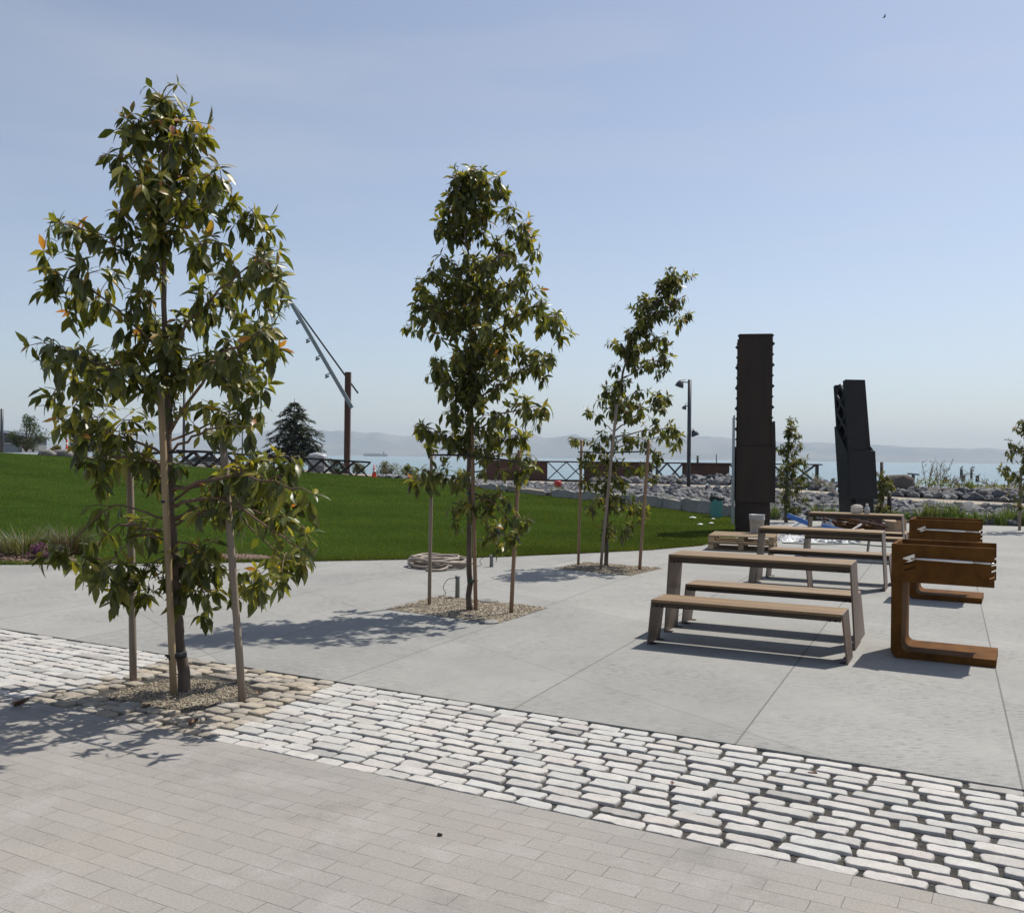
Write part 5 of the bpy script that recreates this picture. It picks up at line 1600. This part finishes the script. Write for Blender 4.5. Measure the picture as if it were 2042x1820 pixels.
tips3 += [z3(x, y) + (505.2 + w * .30667,) for x, y, w in ((190, 850, 1000), (160, 920, 1020), (240, 985, 1040), (510, 1190, 1230), (690, 1110, 1240), (730, 1150, 1240), (690, 1220, 1260), (590, 1290, 1300), (620, 1150, 1240), (380, 1200, 1240), (120, 1200, 1310), (210, 1290, 1320), (30, 1320, 1380), (120, 1350, 1400), (560, 1420, 1420), (480, 1340, 1380), (130, 1470, 1480), (60, 1460, 1470), (100, 1620, 1600), (150, 1560, 1580), (200, 1500, 1520), (380, 1640, 1620), (440, 1600, 1600), (470, 1690, 1640), (500, 1650, 1640), (340, 1800, 1730), (360, 1760, 1720), (200, 1790, 1760), (300, 1450, 1480), (350, 1480, 1500), (280, 1340, 1400))]
staked_tree('street_tree', 'leaning young tree with a slender crown in a square gravel pit beside the lawn', TG, 14.9,
            [(1209, 1131), (1210, 1050), (1214, 960), (1222, 880), (1240, 760), (1258, 690), (1288, 640), (1318, 590), (1340, 545)], .036, tips3, 75, .13, .15, 7, 1.2)

tips4 = [(2042, 832), (2025, 848), (2060, 840), (2008, 872), (2014, 890), (2030, 880), (2012, 905), (2004, 930), (2010, 945), (1998, 935), (2020, 940), (2050, 900), (2070, 880), (2045, 960), (2028, 1000), (2035, 975), (2060, 950), (2090, 930), (2080, 980), (2022, 985), (2100, 900), (2075, 1010), (2090, 860)]
staked_tree('street_tree', 'young tree cut off by the right edge of the view', TG, 23.5,
            [(2066, 1058), (2062, 1000), (2055, 940), (2052, 880), (2050, 835)], .04, tips4, 22, .15, .35, 9, .8, 'leaf_far', False)
tips5 = [(1575, 830), (1580, 845), (1568, 860), (1592, 862), (1562, 885), (1598, 880), (1560, 905), (1602, 910), (1572, 890), (1588, 900), (1556, 930), (1610, 925), (1605, 945), (1555, 955), (1595, 950), (1560, 980), (1590, 985), (1600, 1000), (1570, 1000), (1585, 1010), (1605, 985), (1612, 940), (1552, 940)]
staked_tree('park_tree', 'slim young tree right behind the tall dark tower', 'young trees by the dark towers', 26.0,
            [(1568, 1040), (1567, 1000), (1570, 940), (1574, 880), (1576, 835)], .05, tips5, 26, .15, .1, 11, .8, 'leaf_far', False)
staked_tree('climbing_shrub', 'leafy yellow green shrub growing round the black post right of the leaning tower', 'young trees by the dark towers', 26.2,
            [(1757, 1036), (1757, 1000), (1758, 970), (1759, 945)], .03, [(1760, 935), (1768, 945), (1776, 955), (1770, 970), (1752, 960), (1765, 985), (1750, 985), (1768, 1005), (1752, 1010), (1782, 962), (1748, 940)], 14, .13, .5, 13, .8, 'leaf_far', False)
b = MB(); a = G(1757, 1037); b.tube([(a.x, a.y, 0), (a.x, a.y, P(1752, 921, a.y).z)], .045, 8); tag(b.build('post', M['dark_steel'], loc=(a.x, a.y, 0)), 'tall thin black post wrapped by the yellow green shrub', 'post')
b = MB(); a = G(1773, 1037); b.tube([(a.x, a.y, 0), (a.x, a.y, P(1774, 983, a.y).z)], .065, 8); tag(b.build('post', M['dark_steel'], loc=(a.x, a.y, 0)), 'short black post right of the yellow green shrub', 'post')


# ------------------------------------------------------------------ stakes and ties
def stake(b0, t1, Y, rad, m, label, m_top=None):
    a = P(b0[0], b0[1], Y); a.z = 0 if abs(a.z) < .4 else a.z; c = P(t1[0], t1[1], Y)
    b = MB(); n = 7; pts = [a.lerp(c, k / (n - 1)) for k in range(n)]; pts[0].z -= .05
    b.tube(pts, [rad * (1.0 + .04 * math.sin(k * 2.3)) for k in range(n)], 12)
    return tag(b.build('tree_stake', m, loc=a), label, 'stake', 'round wooden stakes beside the young trees'), a, c


def Yg(u, v): return G(u, v).y


stake((266, 1357), (258, 868), Yg(266, 1357), .0265, M['stake'], 'left weathered stake of the nearest tree')
stake((347, 1386), (320, 768), Yg(347, 1386), .0245, M['stake_pale'], 'pale tall stake tied right beside the nearest trunk')
stake((484, 1396), (444, 872), Yg(484, 1396), .0255, M['stake'], 'right weathered stake of the nearest tree')
stake((856, 1206), (861, 893), Yg(856, 1206), .021, M['stake'], 'left stake of the middle tree')
stake((949, 1217), (939, 770), Yg(949, 1217) - .02, .022, M['stake_new'], 'tall stake tied right beside the middle trunk')
stake((1019, 1222), (1036, 897), Yg(1019, 1222), .023, M['stake_new'], 'right brown stake of the middle tree')
stake((1153, 1127), (1160, 878), Yg(1153, 1127), .022, M['stake_new'], 'left stake of the leaning tree')
stake((1197, 1136), (1230, 806), Yg(1197, 1136), .023, M['stake'], 'slanting tall stake tied to the leaning trunk')
stake((1275, 1137), (1294, 880), Yg(1275, 1137), .025, M['stake_new'], 'right brown stake of the leaning tree')
stake((2033, 1057), (2036, 932), Yg(2033, 1057), .035, M['stake'], 'stake of the tree at the right edge')


def band(u, v, Y, rad, h, m, label, knot=False, flat=1.0):
    c = P(u, v, Y); b = MB()
    b.lathe([(rad, -h / 2), (rad * 1.04, 0), (rad, h / 2)], 14, Matrix.Diagonal((1, flat, 1, 1)))
    if knot:
        for k in range(3): b.tube([(-rad * .7, -rad, .0), (-rad * .8 - .012 * k, -rad * 1.25, .008 * (k - 1)), (-rad * .9 - .014 * k, -rad * 1.2, .012 * (k - 1.6))], .008, 5)
    o = b.build('tree_tie', m); o.location = c
    tag(o, label, 'tie', 'ties holding the young trees to their stakes')


band(357, 1305, Yg(352, 1383), .052, .035, M['rubber'], 'dark tie round the nearest trunk near its foot', True)
band(328, 1000, Yg(347, 1386), .027, .018, M['rubber'], 'thin black tie on the pale stake of the nearest tree')
band(941, 984, 10.45, .062, .022, M['tie'], 'upper green tape round the middle trunk and stake', False, .75)
band(942, 1158, 10.43, .058, .022, M['tie'], 'lower green tape round the middle trunk and stake', False, .75)
band(1232, 834, 14.9, .058, .09, M['tie'], 'green tape at the top of the leaning tree stake', False, .75)


def strap(pts, label, rad=.011):
    q = [P(*p) for p in pts]; b = MB(); b.tube(spline(q, 4), rad, 6)
    tag(b.build('cross_strap', M['rubber'], loc=q[0]), label, 'strap', 'black straps between stakes and trunks')


strap([(237, 898, 7.05), (258, 906, 7.0), (300, 904, 6.85), (337, 902, 6.72), (392, 900, 6.68), (444, 903, 6.66), (462, 902, 6.7)], 'black strap across the stakes of the nearest tree', .009)
strap([(855, 907, 10.6), (880, 907, 10.5), (930, 908, 10.4), (985, 914, 10.3), (1040, 921, 10.28)], 'black strap across the stakes of the middle tree')
strap([(1153, 901, 14.95), (1190, 902, 14.85), (1222, 902, 14.8), (1260, 901, 14.75), (1299, 899, 14.72)], 'black strap across the stakes of the leaning tree')
strap([(2034, 955, 23.9), (2070, 957, 23.6)], 'black strap at the tree on the right edge', .02)


# ------------------------------------------------------------------ conifers and shrubs in the distance
def conifer(u, v0, v1, Y, hw, label, seed, n=16):
    r = random.Random(seed); a = P(u, v0, Y); H = P(u, v1, Y).z - a.z; Wd = hw * Y / F
    t = empty('conifer', a); tag(t, label, 'tree', 'dark conifers behind the lawn')
    w = MB(); w.tube([(0, 0, -.3), (0, 0, H * .5), (.02, 0, H)], [.11, .07, .012], 8)
    lf = Leaves()
    for k in range(n):
        f = (k + r.random()) / n; z = H * (.03 + .93 * f); R = Wd * (1 - f ** 1.15) ** .75 * r.uniform(.75, 1.15) + .10
        m = int(4 + 6 * (1 - f))
        for j in range(m):
            az = r.uniform(0, 6.28); rr = R * r.uniform(.5, 1.15); z = z + r.uniform(-.5, .5) * H / n
            d = Vector((math.cos(az), math.sin(az), 0)); dr = r.uniform(.0, .35)
            pts = [Vector((0, 0, z)), Vector((0, 0, z + r.uniform(.05, .3) * rr)) + d * rr * .45, Vector((0, 0, z - dr * rr * .6)) + d * rr]
            w.tube(pts, [.022, .015, .006], 4, cap=False)
            for s_ in range(int(12 + 32 * rr)):
                g = r.uniform(.15, 1.02); p = pts[0].lerp(pts[1], g * 2) if g < .5 else pts[1].lerp(pts[2], g * 2 - 1)
                sd = d.cross(Vector((0, 0, 1))) * r.choice((-1, 1))
                dd = (d * r.uniform(.3, .9) + sd * r.uniform(0, .8) + Vector((0, 0, r.uniform(-.5, .25)))).normalized()
                L = r.uniform(.16, .34); gg = r.uniform(.6, 1.35)
                lf.put(p, dd, L, L * .26, (.030 * gg, .043 * gg, .027 * gg), None, r.uniform(0, .3))
    w.build('trunk', M['bark'], t); c = lf.build('crown', M['leaf_far'], None, (0, 0, 0), seed, False); c.parent = t


def leafy(name, u, v0, v1, Y, hw, label, seed, col=(.045, .07, .03), n=2600, leaf=.15, cat='tree', group=None, flat=.9, trunk=True):
    r = random.Random(seed); a = P(u, v0, Y); H = P(u, v1, Y).z - a.z; Wd = hw * Y / F
    t = empty(name, a); tag(t, label, cat, group)
    w = MB(); lf = Leaves()
    cl = []
    for k in range(15 if n > 900 else 8):
        az = r.uniform(0, 6.28); f = r.uniform(.12, .95); rr = Wd * r.uniform(.25, .95) * (1 - max(0, f - .55) * 1.2)
        cl.append((Vector((rr * math.cos(az), rr * math.sin(az) * flat, H * f)), Wd * r.uniform(.22, .42)))
    cl.append((Vector((0, 0, H * .93)), Wd * .22))
    for c, q in cl:
        w.tube([(0, 0, 0), Vector((c.x * .35, c.y * .35, c.z * .45)), c], [.05 * Wd, .03 * Wd, .008], 5, cap=False)
    for k in range(n):
        c, q = r.choice(cl); d = rv(r); d.normalize(); p = c + d * q * r.random() ** .5
        if p.z < .03: p.z = .03 + r.random() * .1
        L = leaf * r.uniform(.6, 1.2); g = r.uniform(.6, 1.4)
        lf.put(p, (d + rv(r, .6)), L, L * .5, (col[0] * g, col[1] * g, col[2] * g), None, .15)
    w.build('stem', M['twig'], t); o = lf.build('foliage', M['leaf_far'], None, (0, 0, 0), seed, False); o.parent = t


conifer(585, 927, 794, 58, 72, 'large dark conifer left of the rusty mast', 1, 30)
conifer(168, 905, 858, 62, 34, 'small dark conifer behind the lawn, seen left of the left stake', 2, 11)
conifer(226, 909, 866, 62, 32, 'small dark conifer behind the lawn, seen beside the left stake', 3, 11)
leafy('leafy_tree', 52, 900, 829, 60, 34, 'round leafy tree beside the grey building at the far left', 4)
SG = 'low shrubs along the shore'
leafy('shore_shrub', 672, 945, 920, 50.5, 16, 'dark green shrub seen through the truss rail left of the mast', 5, (.05, .065, .03), 700, .14, 'shrub', SG)
leafy('shore_shrub', 712, 947, 926, 54, 17, 'olive shrub seen through the truss rail right of the mast', 6, (.085, .095, .035), 700, .14, 'shrub', SG)
leafy('shore_shrub', 772, 946, 924, 54, 26, 'greyish shrub with pale flower heads right of the traffic cone', 7, (.14, .14, .10), 1200, .12, 'shrub', SG)
leafy('shore_shrub', 812, 950, 932, 52, 20, 'yellow green shrub just left of the middle tree', 8, (.13, .15, .04), 700, .14, 'shrub', SG)
leafy('shore_shrub', 962, 955, 940, 48, 12, 'small yellow green shrub at the left end of the rusty barrier', 10, (.15, .17, .05), 400, .14, 'shrub', SG)
leafy('shore_shrub', 112, 907, 893, 52, 13, 'yellowish dry shrub below the round leafy tree', 12, (.17, .15, .07), 500, .16, 'shrub', 'bushes on the lawn crest')
leafy('shore_shrub', 196, 913, 900, 50, 14, 'bright yellow green bush at the lawn crest below the small conifers, left of two', 13, (.14, .17, .04), 500, .14, 'shrub', 'bushes on the lawn crest')
leafy('shore_shrub', 238, 915, 902, 50, 14, 'bright yellow green bush at the lawn crest below the small conifers, right of two', 14, (.14, .17, .04), 500, .14, 'shrub', 'bushes on the lawn crest')
leafy('shore_shrub', 510, 940, 905, 52, 26, 'dark bush behind the right stake of the nearest tree', 15, (.04, .055, .03), 900, .16, 'shrub', 'bushes on the lawn crest')


def weed(name, label, cat, u, v0, h, wd, Y, n, seed, col, grp, seedhead=None, blade=.012, lean=.25):
    """a tuft of upright blades or a tall twiggy weed."""
    r = random.Random(seed); a = P(u, v0, Y); vs = []; fs = []; cs = []
    for k in range(n):
        az = r.uniform(0, 6.28); q = wd * .35 * math.sqrt(r.random()); p = Vector((q * math.cos(az), q * math.sin(az), -.03))
        hh = h * r.uniform(.5, 1.05); d = Vector((math.cos(az), math.sin(az), 0)) * wd * lean * r.uniform(.3, 1.3) + rv(r, .1 * wd)
        s_ = d.cross(Vector((0, 0, 1))); s_ = s_.normalized() * blade if s_.length > 1e-5 else Vector((blade, 0, 0))
        pts = [p, p + d * .35 + Vector((0, 0, hh * .6)), p + d * 1.3 + Vector((0, 0, hh * (1 - .25 * r.random())))]
        n0 = len(vs); vs += [pts[0] - s_, pts[0] + s_, pts[1] - s_ * .8, pts[1] + s_ * .8, pts[2]]
        fs += [(n0, n0 + 1, n0 + 3), (n0, n0 + 3, n0 + 2), (n0 + 2, n0 + 3, n0 + 4)]
        g = r.uniform(.65, 1.3); c = seedhead if seedhead and r.random() < .25 else col
        cs += [(c[0] * g, c[1] * g, c[2] * g)] * 5
    o = np_mesh(name, [tuple(v) for v in vs], [np.array(fs)], M['leaf_far'], np.array(cs)); o.location = a
    return tag(o, label, cat, grp)


r = random.Random(41); GG = 'grass tufts along the foot of the rock banks'
k = 0
for u, s_ in ((1210, .8), (1260, .8), (1330, .9), (1345, .8), (1388, 1.0), (1425, .9), (1445, .8), (1545, .9), (1575, .8), (1628, 1.0), (1655, .9), (1680, .8), (1784, .8), (1812, .8), (1835, 1.0), (1856, 1.35), (1878, 1.0), (1902, 1.35), (1918, .9), (1936, .8), (1952, .9), (1975, .8), (1995, .9), (2012, 1.2), (2032, .8), (2048, .9), (1115, .9), (1106, .7)):
    fy, fz = interp(FAR, u); Y = fy + r.uniform(.15, .7); v = (911.5 + (u - CU) * .012) + (CAMZ - fz - .03) * F / Y
    weed('grass_tuft', 'tuft of green grass at the foot of the grey rock bank', 'grass tuft', u, v, .52 * s_, .50 * s_, Y, int(95 * s_), 100 + k, (.085, .125, .03) if k % 3 else (.10, .12, .04), GG); k += 1
r2 = random.Random(43); vs = []
for u in range(1545, 2100, 9):
    fy, fz = interp(FAR, u); Y = fy + r2.uniform(.1, .45); v = (911.5 + (u - CU) * .012) + (CAMZ - fz - .02) * F / Y
    pass


def twiggy(label, u, v0, v1, Y, n, seed, col=(.13, .12, .08), spread=.35):
    r = random.Random(seed); a = P(u, v0, Y); H = P(u, v1, Y).z - a.z; t = empty('tall_weed', a); tag(t, label, 'weed', 'tall twiggy weeds on the shore')
    b = MB(); lf = Leaves()
    for k in range(n):
        d = Vector((r.gauss(0, spread), r.gauss(0, spread), 0)); hh = H * r.uniform(.65, 1.0)
        pts = [Vector((d.x * .15, d.y * .15, -.1)), Vector((d.x * .5, d.y * .5, hh * .55)), Vector((d.x, d.y, hh))]
        b.tube(pts, [.016, .011, .006], 4, mi=0, cap=False)
        for j in range(8):
            g = r.uniform(.35, 1); p = pts[0].lerp(pts[2], g); e = p + Vector((r.gauss(0, .14), r.gauss(0, .14), r.uniform(.08, .3)))
            b.tube([p, e], [.007, .004], 4, cap=False)
            for q in range(3): lf.put(p.lerp(e, r.random()), rv(r), .06, .035, (col[0] * r.uniform(.7, 1.4), col[1] * r.uniform(.8, 1.5), col[2]), None, .1)
    for k in range(110):
        p = Vector((r.gauss(0, .35), r.gauss(0, .3), r.uniform(0, .28) * H)); lf.put(p, rv(r) + Vector((0, 0, .8)), .14, .06, (.14, .16, .04), None, .1)
    b.build('stalk', M['stake'], t); o = lf.build('foliage', M['leaf_far'], None, (0, 0, 0), seed, False); o.parent = t


twiggy('tall sparse weed on the far bank, left of the pair', 1849, 972, 916, 36.5, 4, 1)
twiggy('tall sparse weed on the far bank, right of the pair', 1874, 972, 920, 36.5, 6, 2, spread=.5)
twiggy('low pale twiggy weed right of the tall pair on the far bank', 1915, 975, 955, 36, 6, 3, (.16, .12, .09))
twiggy('twiggy weed on the dark mound at the right of the far bank', 1985, 973, 955, 37, 7, 4, (.12, .11, .09), .7)
twiggy('pale twiggy weed on the bank between the two dark towers', 1642, 972, 952, 36.5, 7, 5, (.17, .16, .12), .45)
weed('grass_tuft', 'bright green tuft on top of the far bank right of the tall weeds', 'grass tuft', 1932, 975, .45, .5, 36, 90, 301, (.12, .15, .04), None)
weed('grass_tuft', 'bright green tuft on top of the far bank left of the tall weeds', 'grass tuft', 1818, 976, .3, .9, 35.5, 120, 302, (.14, .16, .04), None)
weed('grass_tuft', 'bright green reeds at the water just left of the middle trunk', 'grass tuft', 918, 953, .6, .7, 47, 90, 303, (.12, .16, .04), None)
weed('grass_tuft', 'wide row of green reeds on the shore between the cone and the middle tree', 'grass tuft', 868, 951, .45, 1.6, 50, 220, 304, (.12, .15, .05), None)
b = MB(); p = P(1985, 986, 38.5)
vs, fs = RT[2]; b.add([Vector((q[0] * 4.2, q[1] * 1.5, q[2] * .95)) for q in vs], fs); o = b.build('earth_mound', M['piling'], smooth=True); o.location = p; tag(o, 'long low dark mound at the waterline on the right', 'mound')

# planting bed on the left
PG = 'plants in the bark bed'
weed('ornamental_grass', 'loose grey green grass clump in the bark bed at the left edge', 'grass clump', 50, 1110, .48, .8, 15.05, 420, 201, (.075, .085, .04), PG, (.22, .19, .12), .006, .5)
weed('ornamental_grass', 'smaller grass clump at the extreme left of the bark bed', 'grass clump', -5, 1108, .40, .6, 15.1, 240, 202, (.085, .09, .045), PG, (.22, .19, .12), .006, .5)
weed('ornamental_grass', 'dry reddish grass clump left of the nearest trunk in the bark bed', 'grass clump', 140, 1102, .5, .7, 15.3, 300, 203, (.07, .07, .035), PG, (.12, .06, .045), .006, .45)
leafy('flowering_shrub', 86, 1119, 1088, 14.6, 24, 'low purple flowering plant in the bark bed', 17, (.15, .05, .15), 900, .05, 'plant', PG)
leafy('flowering_shrub', 122, 1117, 1090, 14.7, 18, 'low grey green plant right of the purple flowers', 18, (.08, .085, .06), 600, .05, 'plant', PG)
weed('ornamental_grass', 'thin pale grass tuft in the small bark patch at the lawn edge', 'grass clump', 470, 1120, .16, .6, 15.2, 160, 204, (.12, .12, .06), PG, None, .005, .4)

# ------------------------------------------------------------------ litter
r = random.Random(51)
for k, (u, v, lab) in enumerate(((86, 2 + 0, ''),)): pass
for u, v, s_, lab in ((1383, 1035, .16, 'white scrap of paper on the lawn beside the right stake of the leaning tree'), (1430 - 10, 1047, .12, 'white scrap on the lawn left of the tall tower'), (1398, 1049, .13, 'second white scrap on the lawn behind the right stake of the leaning tree'), (1424, 1037, .09, 'tiny white scrap close to the teal bin')):
    t = .5; n_, = interp(NEAR, u); fy, fz = interp(FAR, u)
    best = min(range(101), key=lambda k: abs((911.5 + (u - CU) * .012) + (CAMZ - fz * (k / 100) ** 1.25) * F / (n_ + (fy - n_) * k / 100) - v))
    p = Vector(lawn_pt(u, best / 100)) + Vector((0, 0, .03))
    crumple('litter_scrap', lab, 'litter', tuple(p), s_ * .55, s_ * .35, s_ * .3, M['white'], int(u), 'white scraps of litter on the lawn', 8)


def dry_leaf(u, v, s_, seed, label):
    r = random.Random(seed); p = G(u, v); lf = Leaves()
    b = MB(); n = 7; vs = []
    a = r.uniform(0, 6.28); Mx = Matrix.Rotation(a, 4, 'Z') @ Matrix.Rotation(r.gauss(0, .2), 4, 'X')
    for i in range(n):
        x = i / (n - 1); w = math.sin(PI * min(1, x * 1.04) ** .8) * .24 + .01
        for y in (-1, 0, 1): vs.append(Mx @ Vector((s_ * (x - .5), s_ * y * w, s_ * (.05 + .16 * (x - .45) ** 2 + .15 * abs(y) * (1 + .3 * math.sin(5 * x))))))
    b.add(vs, [(3 * i + j, 3 * i + j + 1, 3 * i + j + 4, 3 * i + j + 3) for i in range(n - 1) for j in range(2)])
    o = b.build('fallen_leaf', M['dryleaf'], smooth=True); o.location = p + Vector((0, 0, .006)); tag(o, label, 'leaf', 'dry brown leaves fallen on the paving')


for i, (u, v, s_, lab) in enumerate(((44, 1408, .17, 'large dry brown leaf at the left edge of the strip'), (385, 1446, .13, 'dry brown leaf among the rounded cobbles near the brick pavement'), (290, 1413, .07, 'small reddish dry leaf on the cobbles below the nearest tree'), (515, 1386, .07, 'small dry leaf on the cobbles right of the right stake'), (1644, 1660, .05, 'small dry leaf by the bricks'), (1340, 1565, .05, 'tiny dry leaf in the joints of the white cobbles, left of two'), (1620, 1470 + 75, .05, 'tiny dry leaf in the joints of the white cobbles, right of two'))):
    if i == 4: continue
    dry_leaf(u, v, s_, i + 3, lab)
b = MB(); p = G(877, 1666); vs, fs = RT[1]; b.add([Vector(q) * .022 for q in vs], fs); o = b.build('pebble', M['piling']); o.location = p + Vector((0, 0, .006)); tag(o, 'dark pebble lying on the brick pavement', 'pebble')

# ------------------------------------------------------------------ the hazy air over the bay
hz = NT('haze_air')
hz.t.nodes.remove(hz.b)
pv = hz.n('VolumePrincipled', {'Color': (0.76, 0.88, 1.0, 1), 'Density': 0.00014, 'Anisotropy': 0.0})
hz.link(pv.outputs[0], hz.out.inputs['Volume'])
b = MB(); b.box((-9500, -300, -4.0), (9500, 9400, 260))
tag(b.build('haze', hz.mat), 'pale bluish haze hanging over the bay and hills', 'haze', kind='stuff')
